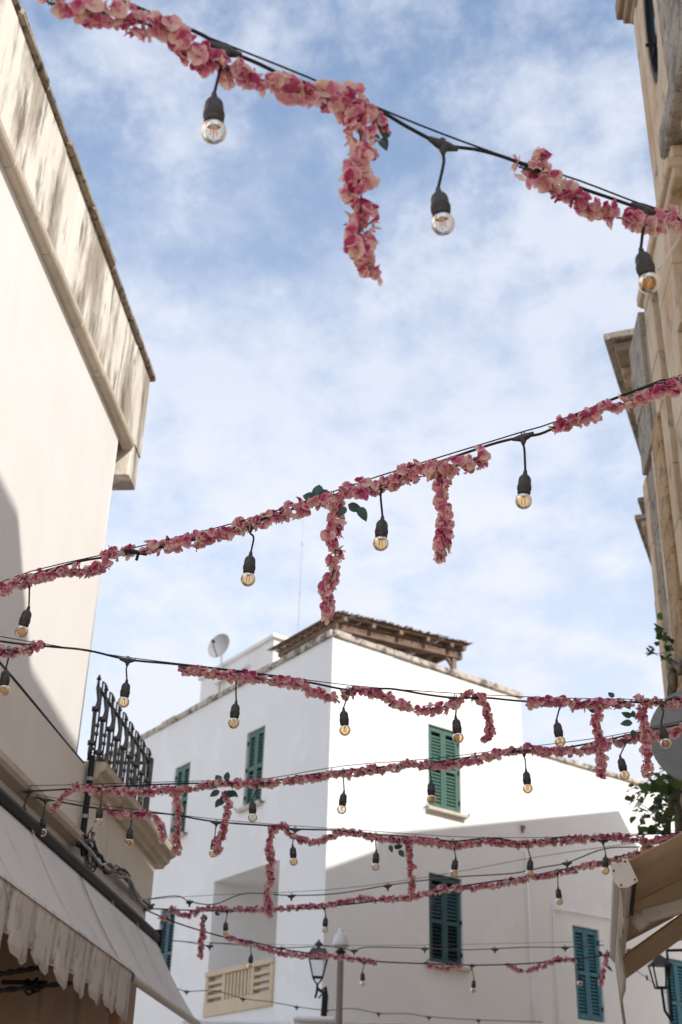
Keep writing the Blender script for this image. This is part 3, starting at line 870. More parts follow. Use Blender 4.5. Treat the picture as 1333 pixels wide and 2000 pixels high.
b.build('brace', M_wood, PG)
b = MB(pgx); rng = random.Random(2)
a = 0.33
while a < 3.30:
    e0, e1 = rng.uniform(-0.05, 0.05), rng.uniform(-0.05, 0.05)
    h = rng.uniform(0.078, 0.092)
    b.tube([(a, 0.36 + e0, pz(a) + h), (a + rng.uniform(-.01, .01), 2.46 + e1, pz(a) + h)], 0.009, 4)
    a += rng.uniform(0.017, 0.024)
o = b.build('reed_mat', M_reed, PG); o['kind'] = 'stuff'

# porch, lantern and globe lamp in front of the white house
def at_d(px, py, d):
    v = ray(px, py); h = sqrt(v.x ** 2 + v.y ** 2); return CAM + v * (d / h)
PC = at_d(655, 1992, 14.6)
PO = empty('white_porch', Vector((PC.x, PC.y, 0)), -radians(1))
tag(PO, 'low white plastered porch block below the iron lantern', 'porch')
pzt = PC.z
b = MB(); b.box(-0.42, -0.03, 0, 0.9, 0, pzt - 0.03); b.build('pillar', M_white, PO, bevel=0.02)
b = MB(); b.box(-0.46, 0.0, -0.04, 0.94, pzt - 0.028, pzt + 0.03); b.build('cap', M_white, PO, bevel=0.02)
b = MB(); b.box(0.05, 0.78, 0.3, 0.9, 0, pzt + 0.02); b.build('low_wall', M_sill, PO, bevel=0.03)
b = MB(); b.box(-1.7, -0.48, 0.2, 0.9, 0, pzt - 0.0); b.build('side_wall', M_white, PO, bevel=0.03)
LB = at_d(628, 1988, 14.9); LT = at_d(624, 1838, 14.9)
LN = empty('street_lantern', LB)
tag(LN, 'black iron street lantern with tapered glass sides on scrolled arm', 'street lamp')
hh = LT.z - LB.z
lx = -0.055
M_lglass = glass_bulb_mat('lantern_glass', ((0.92, 0.93, 0.93), (0.75, 0.77, 0.78)), 0.05)
b = MB()
zb_, zt_ = hh * 0.52, hh * 0.78
wb, wt = 0.055, 0.105
cs_ = [(-1, -1), (1, -1), (1, 1), (-1, 1)]
for i in range(4):
    p, q = cs_[i], cs_[(i + 1) % 4]
    b.tube([(lx + p[0] * wb, p[1] * wb, zb_), (lx + p[0] * wt, p[1] * wt, zt_)], 0.0095, 4)
    b.tube([(lx + p[0] * wb, p[1] * wb, zb_), (lx + q[0] * wb, q[1] * wb, zb_)], 0.010, 4)
    b.tube([(lx + p[0] * wt, p[1] * wt, zt_), (lx + q[0] * wt, q[1] * wt, zt_)], 0.010, 4)
    b.tube([(lx + p[0] * wb, p[1] * wb, zb_), (lx + p[0] * wb * .5, p[1] * wb * .5, zb_ - 0.045), (lx, 0, zb_ - 0.075)], 0.0085, 4)
b.build('cage', M_iron, LN)
for i in range(4):
    p, q = cs_[i], cs_[(i + 1) % 4]; k = 0.93
    b = MB(); b.add([(lx + p[0] * wb * k, p[1] * wb * k, zb_ + .005), (lx + q[0] * wb * k, q[1] * wb * k, zb_ + .005), (lx + q[0] * wt * k, q[1] * wt * k, zt_ - .005), (lx + p[0] * wt * k, p[1] * wt * k, zt_ - .005)], [(0, 1, 2, 3)])
    b.build('pane', M_lglass, LN)
b = MB()
b.add([(lx + x * 0.125, y * 0.125, zt_ + 0.008) for x, y in cs_] + [(lx + x * 0.075, y * 0.075, zt_ + 0.095) for x, y in cs_], [(0, 1, 5, 4), (1, 2, 6, 5), (2, 3, 7, 6), (3, 0, 4, 7), (4, 5, 6, 7), (3, 2, 1, 0)])
b.build('hood', M_slate, LN, bevel=0.004)
b = MB(); b.lathe([(0.001, 0.095), (0.025, 0.097), (0.018, 0.12), (0.055, 0.14), (0.03, 0.165), (0.012, 0.185), (0.001, 0.205)], 8, (lx, 0, zt_)); b.build('finial', M_slate, LN, smooth=True)
b = MB(); b.tube([(lx, 0, zb_ - 0.07), (lx - 0.005, 0, zb_ - 0.16), (lx - 0.02, 0, zb_ - 0.22)], 0.014, 6)
b.tube([(lx, 0, zb_ - 0.12), (lx + 0.05, 0, zb_ - 0.15), (lx + 0.09, 0, zb_ - 0.10), (lx + 0.10, 0, zb_ - 0.2), (lx + 0.09, 0, 0.0)], [0.018, 0.022, 0.02, 0.028, 0.026], 6)
b.tube([(lx + 0.02, 0, zb_ - 0.22), (lx + 0.06, 0, zb_ - 0.17), (lx + 0.09, 0, zb_ - 0.24), (lx + 0.06, 0, zb_ - 0.30)], 0.013, 5)
b.tube([(lx + 0.07, 0, 0.02), (lx + 0.08, 0, zb_ - 0.15)], 0.024, 6)
b.build('scrolled_arm', M_iron, LN, smooth=True)
GB = at_d(664, 1990, 13.6); GT = at_d(667, 1812, 13.6)
GL = empty('globe_lamp', Vector((GT.x, GT.y, 0)))
tag(GL, 'slim brown lamp post with milky cone globe before white wall', 'street lamp')
gz = GT.z
b = MB(); b.tube([(0, 0, 0), (0, 0, gz - 0.235)], [0.042, 0.034], 12); b.build('post', M_pole, GL, smooth=True)
b = MB(); b.lathe([(0.001, -0.20), (0.055, -0.235), (0.055, -0.25), (0.038, -0.255), (0.038, -0.28)], 14, (0, 0, gz)); b.build('collar', M_case, GL)
b = MB(); b.lathe([(0.001, -0.205), (0.055, -0.205), (0.088, -0.185), (0.090, -0.172), (0.078, -0.13), (0.066, -0.08), (0.05, -0.062), (0.03, -0.05), (0.033, -0.02), (0.018, -0.002), (0.001, 0.0)], 18, (0, 0, gz)); b.build('globe', M_globe, GL, smooth=True)

# ------------------------------------------------------------------ stone church on the right
CL = 1.8
CH = empty('stone_church', SL(CL, 9.0, 0), -STREET)
tag(CH, 'tall weathered limestone church facade with pilasters and oval window at right edge', 'church')
def chx(x, s, z): return Vector((x, s - 9.0, z))       # x<0 is towards the street
def cbox(x0, x1, s0, s1, z0, z1, name, mat, bev=0.01):
    b = MB(chx); b.box(x0, x1, s0, s1, z0, z1); return b.build(name, mat, CH, bevel=bev)
# lower storey: strips of pilaster and recess, each set forward or back
cbox(0.06, 7.0, 6.7, 9.86, 0, 7.25, 'lower_wall', M_lime)
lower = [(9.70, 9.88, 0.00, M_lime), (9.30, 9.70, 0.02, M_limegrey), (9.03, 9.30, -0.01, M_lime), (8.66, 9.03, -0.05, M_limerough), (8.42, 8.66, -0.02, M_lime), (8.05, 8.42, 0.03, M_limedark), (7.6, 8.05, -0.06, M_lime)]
for (a, c, x, mt) in lower:
    z = 0.0; k = 0
    rr = random.Random(int(a * 100))
    while z < 7.2:
        h = min(rr.uniform(0.42, 0.60), 7.25 - z)
        if 7.25 - z - h < 0.2: h = 7.25 - z
        cbox(x + rr.uniform(-0.006, 0.006), 0.30, a + 0.002, c - 0.002, z + 0.0015, z + h - 0.0015, 'stone_block', mt, 0.008)
        z += h
# pier of the middle storey
cbox(0.05, 7.0, 6.7, 9.55, 7.252, 8.62, 'middle_wall', M_lime)
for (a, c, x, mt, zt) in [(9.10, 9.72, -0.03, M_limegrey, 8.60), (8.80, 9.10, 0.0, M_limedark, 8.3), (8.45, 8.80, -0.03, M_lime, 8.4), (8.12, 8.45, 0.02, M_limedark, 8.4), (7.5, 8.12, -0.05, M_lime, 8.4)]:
    z = 7.26
    rr = random.Random(int(a * 100) + 1)
    while z < zt - 0.05:
        h = min(rr.uniform(0.42, 0.6), zt - z)
        cbox(x + rr.uniform(-0.006, 0.006), 0.30, a + 0.002, c - 0.002, z + 0.0015, z + h - 0.0015, 'stone_block', mt, 0.008)
        z += h
# mid cornice that breaks forward at the corner
for (z0, z1, x, s1) in ((8.30, 8.40, -0.05, 8.72), (8.402, 8.50, -0.09, 8.80), (8.502, 8.62, -0.04, 8.95)):
    cbox(x, 0.4, 7.1, s1, z0, z1, 'cornice_course', M_lime, 0.012)
# upper storey
def up_wall():
    # wall sheet with an oval opening, 0.22 m deep
    b = MB(chx); n = 32
    sc_, zc_, rs, rz_ = 7.42, 10.28, 0.215, 0.66
    s0, s1, z0, z1 = 6.9, 7.93, 8.622, 12.6
    ov = [(sc_ + rs * cos(2 * pi * k / n), zc_ + rz_ * sin(2 * pi * k / n)) for k in range(n)]
    def edge(k):
        c_, s_ = cos(2 * pi * k / n), sin(2 * pi * k / n)
        t = 1e9
        if c_ > 1e-6: t = min(t, (s1 - sc_) / c_)
        if c_ < -1e-6: t = min(t, (s0 - sc_) / c_)
        if s_ > 1e-6: t = min(t, (z1 - zc_) / s_)
        if s_ < -1e-6: t = min(t, (z0 - zc_) / s_)
        return (sc_ + c_ * t, zc_ + s_ * t)
    ed = [edge(k) for k in range(n)]
    V = [(0.0, s, z) for s, z in ov] + [(0.0, s, z) for s, z in ed] + [(0.22, sc_ + (s - sc_) * 0.82, zc_ + (z - zc_) * 0.88) for s, z in ov]
    Fc = [(k, (k + 1) % n, n + (k + 1) % n, n + k) for k in range(n)] + [(k, 2 * n + k, 2 * n + (k + 1) % n, (k + 1) % n) for k in range(n)]
    b.add(V, Fc)
    for (cs_c, cz) in ((s1, z1), (s1, z0), (s0, z0), (s0, z1)):
        ks = sorted(range(n), key=lambda k: (ed[k][0] - cs_c) ** 2 + (ed[k][1] - cz) ** 2)[:2]
        b.add([(0.0, cs_c, cz), (0.0,) + ed[ks[0]], (0.0,) + ed[ks[1]]], [(0, 1, 2)])
    b.build('upper_wall', M_lime, CH)
    wdw = MB(chx)
    V = []
    for (f0, x) in ((0.97, 0.012), (0.96, 0.10), (0.80, 0.10), (0.80, 0.012)):
        V += [(x, sc_ + (s - sc_) * f0, zc_ + (z - zc_) * f0) for s, z in ov]
    wdw.add(V, [(j * n + k, j * n + (k + 1) % n, ((j + 1) % 4) * n + (k + 1) % n, ((j + 1) % 4) * n + k) for j in range(4) for k in range(n)])
    fr = wdw.build('oval_window', M_iron, CH, smooth=False)
    p = MB(chx); p.add([(0.045, sc_ + (s - sc_) * 0.8, zc_ + (z - zc_) * 0.8) for s, z in ov], [tuple(range(n))]); p.build('pane', M_pane, fr)
    k_ = MB(chx); k_.tube([(0.03, sc_ - 0.16, zc_ - 0.2), (0.03, sc_ + 0.16, zc_ - 0.2)], 0.012, 6); k_.tube([(0.03, sc_ + 0.02, zc_ - 0.2), (-0.05, sc_ + 0.02, zc_ - 0.2)], 0.016, 6); k_.build('latch', M_iron, fr)
up_wall()
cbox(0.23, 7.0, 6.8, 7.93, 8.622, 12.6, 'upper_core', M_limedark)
b = MB(chx)   # moulded strip framing the far corner
b.box(-0.015, 0.229, 7.80, 7.945, 8.63, 12.59); b.build('corner_strip', M_lime, CH, bevel=0.012)
b = MB(chx); b.box(-0.05, 0.2, 6.2, 6.92, 8.80, 12.59); b.build('pilaster', M_limegrey, CH, bevel=0.02)
b = MB(chx); b.box(-0.09, 0.2, 6.2, 7.28, 8.622, 8.86); b.build('pilaster_base', M_limegrey, CH, bevel=0.02)
for (z0, z1, x, s1) in ((10.98, 11.06, -0.03, 8.0), (11.062, 11.16, -0.08, 8.06), (11.162, 11.35, -0.13, 8.1)):
    cbox(x, 0.3, 7.12, s1, z0, z1, 'upper_cornice_course', M_limedark, 0.012)
cbox(0.0, 7.0, 6.7, 6.895, 7.26, 12.6, 'near_upper_wall', M_lime)

# rotated bell chamber beyond the church whose eaves stick out past the corner
ez = on_plane(1180, 665, SL(0, 11.5, 0), eS)
BZ = radians(21.3)
BT = empty('stone_palace', Vector((ez.x, ez.y, 0)), -BZ)
tag(BT, 'stone palace beyond the church showing projecting panelled eaves against the sky', 'building')
def bbox(x0, x1, y0, y1, z0, z1, name, mat=M_lime, bev=0.012):
    b = MB(); b.box(x0, x1, y0, y1, z0, z1); return b.build(name, mat, BT, bevel=bev)
T = ez.z
D = 3.4
bbox(0.62, 6, 0.5, D, 0, T - 0.002, 'wall', M_lime)
# eaves: layered soffit, each course stepping in
for k, (x, h) in enumerate(((0.0, 0.10), (0.10, 0.12), (0.26, 0.10), (0.44, 0.14))):
    z1 = T + 0.10 - sum((0.10, 0.122, 0.102, 0.142)[:k])
    bbox(x, 5.0, x * 0.8, D, z1 - h, z1 - 0.002, 'eaves_course', M_limegrey if k == 0 else (M_lime, M_limedark)[k % 2], 0.01)
b = MB(); y0_, y1_ = D + 0.005, 9.7  # added unseen block, sloping top shaped to cast the shadow on the white house
b.add([(0.0, y0_, 0), (5.0, y0_, 0), (5.0, y1_, 0), (0.0, y1_, 0), (0.0, y0_, T + 0.32), (5.0, y0_, T + 0.32), (5.0, y1_, T - 0.75), (0.0, y1_, T - 0.75)],
      [(0, 3, 2, 1), (4, 5, 6, 7), (0, 1, 5, 4), (1, 2, 6, 5), (2, 3, 7, 6), (3, 0, 4, 7)])
b.build('shadow_caster', M_lime, BT)
for k in range(4):
    y = 0.4 + k * 0.85
    bbox(0.12, 0.26, y, y + 0.28, T - 0.22, T - 0.125, 'modillion', M_lime, 0.008)
zz1 = on_plane(1240, 1015, Vector((ez.x, ez.y, 0)) + Vector((cos(BZ), -sin(BZ), 0)) * 0.0, eS)
# two string courses lower on the same wall
for (px, py, dep) in ((1240, 1015, 0.3), (1246, 981, 0.3)):
    q = on_plane(px, py, SL(0, 11.5, 0) + eS * 0.0, eS)
    lq = Matrix.Rotation(BZ, 4, 'Z') @ (q - Vector((ez.x, ez.y, 0)))
    for k, (dx, h) in enumerate(((0.0, 0.06), (0.06, 0.07), (0.14, 0.08))):
        z1 = q.z + 0.06 - (0, 0.062, 0.134)[k]
        bbox(lq.x + dx, 1.2, lq.y + dx * 0.5, 3.39, z1 - h, z1 - 0.002, 'string_course', M_limegrey if k == 0 else M_lime, 0.008)

# near house on the right, beside the camera: bears the tan awning, casts the shade
NAZ = radians(11.0)
nA, nAo = Vector((sin(NAZ), cos(NAZ), 0)), Vector((cos(NAZ), -sin(NAZ), 0))
NH = empty('neighbour_house', nAo * 1.25 + nA * 2, -NAZ)
tag(NH, 'plastered house beside the church carrying the tan awning', 'house')
b = MB(lambda x, d, z: Vector((x, d - 2, z))); b.box(0, 6, -0.6, 6.6, 0, 8.33); b.build('wall', M_cream, NH)
b = MB(lambda x, d, z: Vector((x, d - 2, z))); b.box(-0.06, 6, -0.65, 6.65, 8.332, 8.40); b.build('coping', M_coping, NH)
b = MB(lambda x, d, z: Vector((x, d - 2, z))); b.box(0.1, 3.0, -0.55, 2.30, 8.402, 9.2); b.build('attic', M_cream, NH)

# ------------------------------------------------------------------ tan awning on the right
TIP = on_z(1214, 1706, 2.75)
d0 = TIP.dot(nA); x0 = TIP.dot(nAo)
TA = empty('tan_awning', nAo * x0 + nA * d0 + Z * 2.75, -NAZ)
tag(TA, 'tan folding arm awning seen from below with torn hanging skirt', 'awning')
FARP = on_plane(1203, 1862, nAo * x0, nAo); LEN = FARP.dot(nA) - d0
WX = 1.25 - x0
rim = on_plane(1333, 1622, nA * d0, nA)
slope = (rim.z - 2.78) / (rim.dot(nAo) - x0)
def tz(x): return 0.03 + slope * x
b = MB(); n = 8
V, Fc = [], []
for i in range(n + 1):
    for j in range(n + 1):
        x, y = 0.03 + (WX - 0.03) * i / n, LEN * j / n
        V.append((x, y, tz(x) - 0.02 * sin(pi * i / n) - 0.012 * sin(pi * j / n)))
for i in range(n):
    for j in range(n): Fc.append((i * (n + 1) + j, i * (n + 1) + j + 1, (i + 1) * (n + 1) + j + 1, (i + 1) * (n + 1) + j))
b.add(V, Fc); c = b.build('canopy', M_canvas_tan, TA, smooth=True)
sol = c.modifiers.new('thickness', 'SOLIDIFY'); sol.thickness = 0.004
b = MB(); 
for (y_, ) in ((LEN * 0.45,),): b.add([(0.05 + (WX - 0.05) * t / 8, y_ + d, tz(0.05 + (WX - 0.05) * t / 8) - 0.02 * sin(pi * t / 8) - 0.018) for t in range(9) for d in (-0.012, 0.012)], [(2 * t, 2 * t + 1, 2 * t + 3, 2 * t + 2) for t in range(8)])
b.build('seam', M_canvas_tan, TA)
b = MB(); b.prism([(-0.03, -0.02), (-0.03, 0.035), (0.01, 0.05), (0.045, 0.03), (0.045, -0.02), (0.02, -0.045), (-0.01, -0.045)], 0.012, LEN); fb = b.build('front_bar', M_alu, TA, bevel=0.004)
b = MB(); b.prism([(-0.036, -0.026), (-0.036, 0.045), (-0.015, 0.045), (-0.012, 0.025), (0.004, 0.025), (0.008, 0.06), (0.03, 0.055), (0.062, -0.03), (0.02, -0.055), (-0.012, -0.055)], -0.002, 0.011); ep = b.build('end_plate', M_alu, fb)
b = MB()
for (x, z) in ((0.018, 0.045), (0.05, -0.025), (-0.028, 0.01), (-0.004, -0.045)): b.tube([(x, -0.006, z), (x, -0.002, z)], 0.004, 6)
b.build('screw', M_iron, fb)
b = MB(); b.box(0.047, 0.058, 0.02, LEN * 0.4, -0.03, -0.012); b.build('dark_track', M_iron, TA)
# folding arms: near elbow arm and far arm
b = MB(); ya = LEN * 0.40
b.tube([(0.06, ya - 0.03, -0.02), (0.10, ya - 0.05, -0.075)], 0.030, 10); b.build('arm_joint', M_alu, TA, smooth=True)
b = MB(); b.add([(0.09, ya - 0.05, -0.055), (WX, ya - 0.35, -0.02 + tz(WX) * 0.25), (WX, ya - 0.28, -0.02 + tz(WX) * 0.25), (0.09, ya + 0.02, -0.055),
                 (0.09, ya - 0.05, 0.0), (WX, ya - 0.35, 0.045 + tz(WX) * 0.25), (WX, ya - 0.28, 0.045 + tz(WX) * 0.25), (0.09, ya + 0.02, 0.0)],
                [(0, 3, 2, 1), (4, 5, 6, 7), (0, 1, 5, 4), (1, 2, 6, 5), (2, 3, 7, 6), (3, 0, 4, 7)]); b.build('folding_arm', M_alu, TA, bevel=0.008)
yb = LEN * 0.985
b = MB(); p0 = Vector((0.02, yb, -0.10)); p1 = Vector((WX, yb - 0.06, tz(WX) - 0.02))
wv = Vector((0, 0.10, -0.035))
b.add([p0 - wv, p1 - wv, p1 + wv, p0 + wv] + [p + Vector((0, 0.02, 0.045)) for p in (p0 - wv, p1 - wv, p1 + wv, p0 + wv)],
      [(0, 3, 2, 1), (4, 5, 6, 7), (0, 1, 5, 4), (1, 2, 6, 5), (2, 3, 7, 6), (3, 0, 4, 7)]); b.build('side_rail', M_canvas_tan, TA, bevel=0.02)
# torn skirt hanging from the bar
V, Fc = [], []
rr = random.Random(8); nn_ = 14
for i in range(nn_ + 1):
    y = 0.03 + (LEN - 0.03) * i / nn_
    drop = 0.10 + 0.33 * (i / nn_) ** 1.6 + rr.uniform(-0.03, 0.03)
    for j in range(6):
        t = j / 5
        V.append((-0.005 + 0.012 * sin(i * 1.1) * t + 0.02 * t * (i / nn_), y, -0.04 - drop * t))
for i in range(nn_):
    for j in range(5): Fc.append((i * 6 + j, i * 6 + j + 1, (i + 1) * 6 + j + 1, (i + 1) * 6 + j))
b = MB(); b.add(V, Fc); sk = b.build('skirt', M_valance, TA, smooth=True)
sk.modifiers.new('thickness', 'SOLIDIFY').thickness = 0.004
b = MB(); ec = Vector(V[-1])
b.tube([ec + Vector((0, 0, 0.12)), ec, ec + Vector((-0.005, 0, -0.10)), ec + Vector((0.005, 0, -0.16)), ec + Vector((0.02, 0, -0.24))], [0.006, 0.006, 0.005, 0.014, 0.006], 5); b.build('cord', M_bark, TA, smooth=True)

# round sign disc, vine and brackets on the church wall
SC = at_d(1366, 1437, 7.3)
RS = empty('round_sign', SC)
tag(RS, 'large scuffed grey metal disc behind garlands at right edge', 'sign')
nrm = (CAM - SC); nrm.z *= 0.35; nrm.normalize()
qd2 = nrm.to_track_quat('Z', 'Y').to_matrix()
rad = 91 / FPX * (SC - CAM).length
b = MB(lambda x, y, z: qd2 @ Vector((x, y, z))); b.lathe([(0.001, 0.0), (rad - 0.008, 0.0), (rad, -0.004), (rad, -0.02), (0.001, -0.02)], 48); b.build('disc', M_disc, RS)
b = MB(lambda x, y, z: qd2 @ Vector((x, y, z))); b.tube([(0, 0, -0.02), (0, 0, -0.10)], 0.03, 8); b.build('mount', M_case, RS)
wl_ = SL(CL, 8.2, SC.z) - SC
b = MB(); b.tube([qd2 @ Vector((0, 0, -0.08)), (wl_.x, wl_.y, 0)], 0.016, 6); b.build('wall_arm', M_case, RS)

def leaf_mesh(name, mat, L_=1.0, W_=0.42, heart=False, cup=0.12):
    b = MB(); n = 5; V, Fc = [], []
    for i in range(n + 1):
        t = i / n
        w = W_ * (sin(pi * (t ** (0.62 if heart else 0.8))) ** 0.8 if 0 < t < 1 else 0.0) + 0.012
        for k in (-1, 0, 1): V.append((k * w, t * L_, cup * (abs(k) * w * 1.2) - 0.22 * L_ * t * t))
    for i in range(n):
        for k in range(2): Fc.append((i * 3 + k, i * 3 + k + 1, (i + 1) * 3 + k + 1, (i + 1) * 3 + k))
    b.add(V, Fc); me = b.mesh(name); me.materials.append(mat)
    for p in me.polygons: p.use_smooth = True
    return me
ivy_me = [leaf_mesh('leaf', M_ivy, 1.0, 0.46, True, 0.25), leaf_mesh('leaf', M_ivy, 1.0, 0.38, True, 0.1)]
VN = empty('climbing_vine', SL(1.74, 9.3, 0), -STREET)
tag(VN, 'old climbing vine with bare twisted stems and green leaves on church wall', 'vine')
def at_wall(px, py, l): return on_plane(px, py, SL(l, 0, 0), eL)
vi = Matrix.Rotation(STREET, 4, 'Z')
vb = SL(1.74, 9.3, 0)
def vl(p): return vi @ (p - vb)
for k, path in enumerate(([(1312, 1292), (1316, 1340), (1309, 1400), (1312, 1500), (1312, 1560), (1304, 1640), (1306, 1760)], [(1332, 1312), (1318, 1296), (1311, 1320), (1316, 1420), (1322, 1540), (1325, 1640), (1326, 1720)], [(1333, 1300), (1322, 1288), (1314, 1300)])):
    pts = smoothpath([vl(at_wall(px, py, 1.72 - 0.012 * k)) for px, py in path], 5)
    b = MB(); rr = random.Random(k)
    b.tube([p + Vector((rr.uniform(-.008, .008), rr.uniform(-.012, .012), 0)) for p in pts], [rr.uniform(0.022, 0.034) * (0.6 if k == 2 else 1) for _ in pts], 7)
    b.build('stem', M_bark, VN, smooth=True)
def leaves_at(lst, parent, tolocal, meshes, size, seed):
    rr = random.Random(seed)
    for (P, n, spread, sz) in lst:
        for _ in range(n):
            o = bpy.data.objects.new('leaf', rr.choice(meshes)); COL.objects.link(o); o.parent = parent
            o.location = tolocal(P + Vector((rr.gauss(0, spread), rr.gauss(0, spread), rr.gauss(0, spread))))
            o.rotation_euler = (rr.uniform(-0.9, 0.9), rr.uniform(-0.9, 0.9), rr.uniform(0, 2 * pi))
            s = size * sz * rr.uniform(0.7, 1.25); o.scale = (s, s, s)
lst = []
for (px, py, n) in ((1285, 1222, 2), (1292, 1232, 3), (1302, 1240, 4), (1309, 1250, 3), (1280, 1238, 1), (1262, 1276, 2), (1272, 1272, 3), (1284, 1274, 3), (1295, 1278, 3), (1305, 1272, 3), (1312, 1270, 2)):
    lst.append((at_wall(px, py, 1.62), n, 0.022, 0.8))
rr = random.Random(77)
for k in range(88):
    u = rr.random(); v = rr.random()
    px = 1222 + 90 * (1 - (1 - u) ** 1.5 * 1.0) + rr.uniform(-6, 4); py = 1515 + 150 * v
    if px < 1246 and not (1525 < py < 1585): continue
    lst.append((at_wall(px, py, 1.60 + 0.1 * rr.random()), 2 if px < 1275 else 3, 0.035, 1.0))
leaves_at(lst, VN, vl, ivy_me, 0.078, 5)
for (path) in ([(1312, 1560), (1285, 1545), (1260, 1530), (1230, 1543)], [(1310, 1600), (1280, 1590), (1252, 1572), (1240, 1590)], [(1312, 1500), (1290, 1508), (1278, 1520)], [(1312, 1270), (1290, 1276), (1262, 1277)], [(1310, 1250), (1296, 1234), (1284, 1220)]):
    b = MB(); b.tube(smoothpath([vl(at_wall(px, py, 1.64)) for px, py in path], 4), 0.004, 4); b.build('twig', M_bark, VN)

# wall lamp far right below the awning
WLp = at_d(1290, 1900, 11.5)
WLm = empty('wall_lantern', WLp)
tag(WLm, 'black iron wall lantern beneath the tan awning before blue shutters', 'wall lamp')
b = MB()
for i in range(4):
    p = cs_[i]; q = cs_[(i + 1) % 4]
    b.tube([(p[0] * .045, p[1] * .045, -0.12), (p[0] * .075, p[1] * .075, 0.06)], 0.008, 4)
    b.tube([(p[0] * .045, p[1] * .045, -0.12), (q[0] * .045, q[1] * .045, -0.12)], 0.008, 4)
b.tube([(0, 0, -0.12), (0.01, 0, -0.30), (0.06, 0, -0.38)], 0.012, 5)
b.build('cage', M_iron, WLm)
b = MB(); b.add([(x * .09, y * .09, 0.06) for x, y in cs_] + [(0, 0, 0.16)], [(0, 1, 4), (1, 2, 4), (2, 3, 4), (3, 0, 4), (3, 2, 1, 0)]); b.build('hood', M_slate, WLm)
b = MB(); b.tube([(0.06, 0, -0.38), (0.10, 0.1, 0.20), (0.9, 0.35, 0.28)], 0.014, 5); b.build('arm', M_iron, WLm)

# ------------------------------------------------------------------ flowers
def flower_mesh(seed):
    rr = random.Random(seed)
    b = MB(); V, Fc, A = [], [], []
    npet = rr.choice((3, 4, 4))
    a0 = rr.uniform(-0.25, 0.25)
    base_pink = rr.uniform(-0.05, 0.20)
    for k in range(npet):
        th = a0 + pi / 2 + 2 * pi * k / npet + rr.uniform(-0.2, 0.2)
        up = 0.5 + 0.5 * sin(th)                 # 1 on the upper petals
        L_ = rr.uniform(0.019, 0.026); W_ = rr.uniform(0.0125, 0.0175)
        pk = base_pink + 0.56 * up ** 1.5 + rr.uniform(-0.14, 0.12)
        lift = rr.uniform(0.1, 0.9); curl = rr.uniform(-0.7, 0.5); cup = rr.uniform(0.1, 0.45)
        tw = rr.uniform(-0.4, 0.4)
        nu, nv = 4, 4
        s0 = len(V)
        for i in range(nu + 1):
            t = i / nu
            w = W_ * (0.22, 0.72, 0.98, 0.97, 0.62)[i]
            for j in range(nv + 1):
                q = (j / nv - 0.5) * 2
                y = L_ * (t - 0.12 * abs(q) ** 2 * t)
                x = q * w
                ang = lift + curl * t * 0.8
                ry = y * cos(ang * 0.8); rz = y * sin(ang * 0.8) + cup * x * x / W_ + 0.0016 * sin(5 * q + k) * t
                rx_, rz2 = x * cos(tw) - 0 * rz, rz + x * sin(tw) * t
                px = rx_ * sin(th) + ry * cos(th); py = -rx_ * cos(th) + ry * sin(th)
                V.append((px, py, rz2 - 0.006))
                A.append(pk + 0.20 * (1 - abs(t - 0.55) * 2) - 0.30 * (t > 0.9) - 0.16 * abs(q) ** 3)
        for i in range(nu):
            for j in range(nv):
                a = s0 + i * (nv + 1) + j
                Fc.append((a, a + 1, a + nv + 2, a + nv + 1))
    # little throat
    s0 = len(V)
    for i in range(6): V.append((0.004 * cos(i * pi / 3), 0.004 * sin(i * pi / 3), 0.004)); A.append(0.85)
    V.append((0, 0, 0.009)); A.append(0.1)
    for i in range(6): Fc.append((s0 + i, s0 + (i + 1) % 6, s0 + 6))
    b.add(V, Fc); me = b.mesh('flower')
    at = me.attributes.new('pink', 'FLOAT', 'POINT')
    at.data.foreach_set('value', A)
    me.materials.append(M_petal)
    for p in me.polygons: p.use_smooth = True
    return me
FLOWERS = [flower_mesh(100 + i) for i in range(14)]
silk_me = [leaf_mesh('leaf', M_leaf, 1.0, 0.30, False, 0.25), leaf_mesh('leaf', M_leaf, 1.0, 0.36, False, 0.12)]

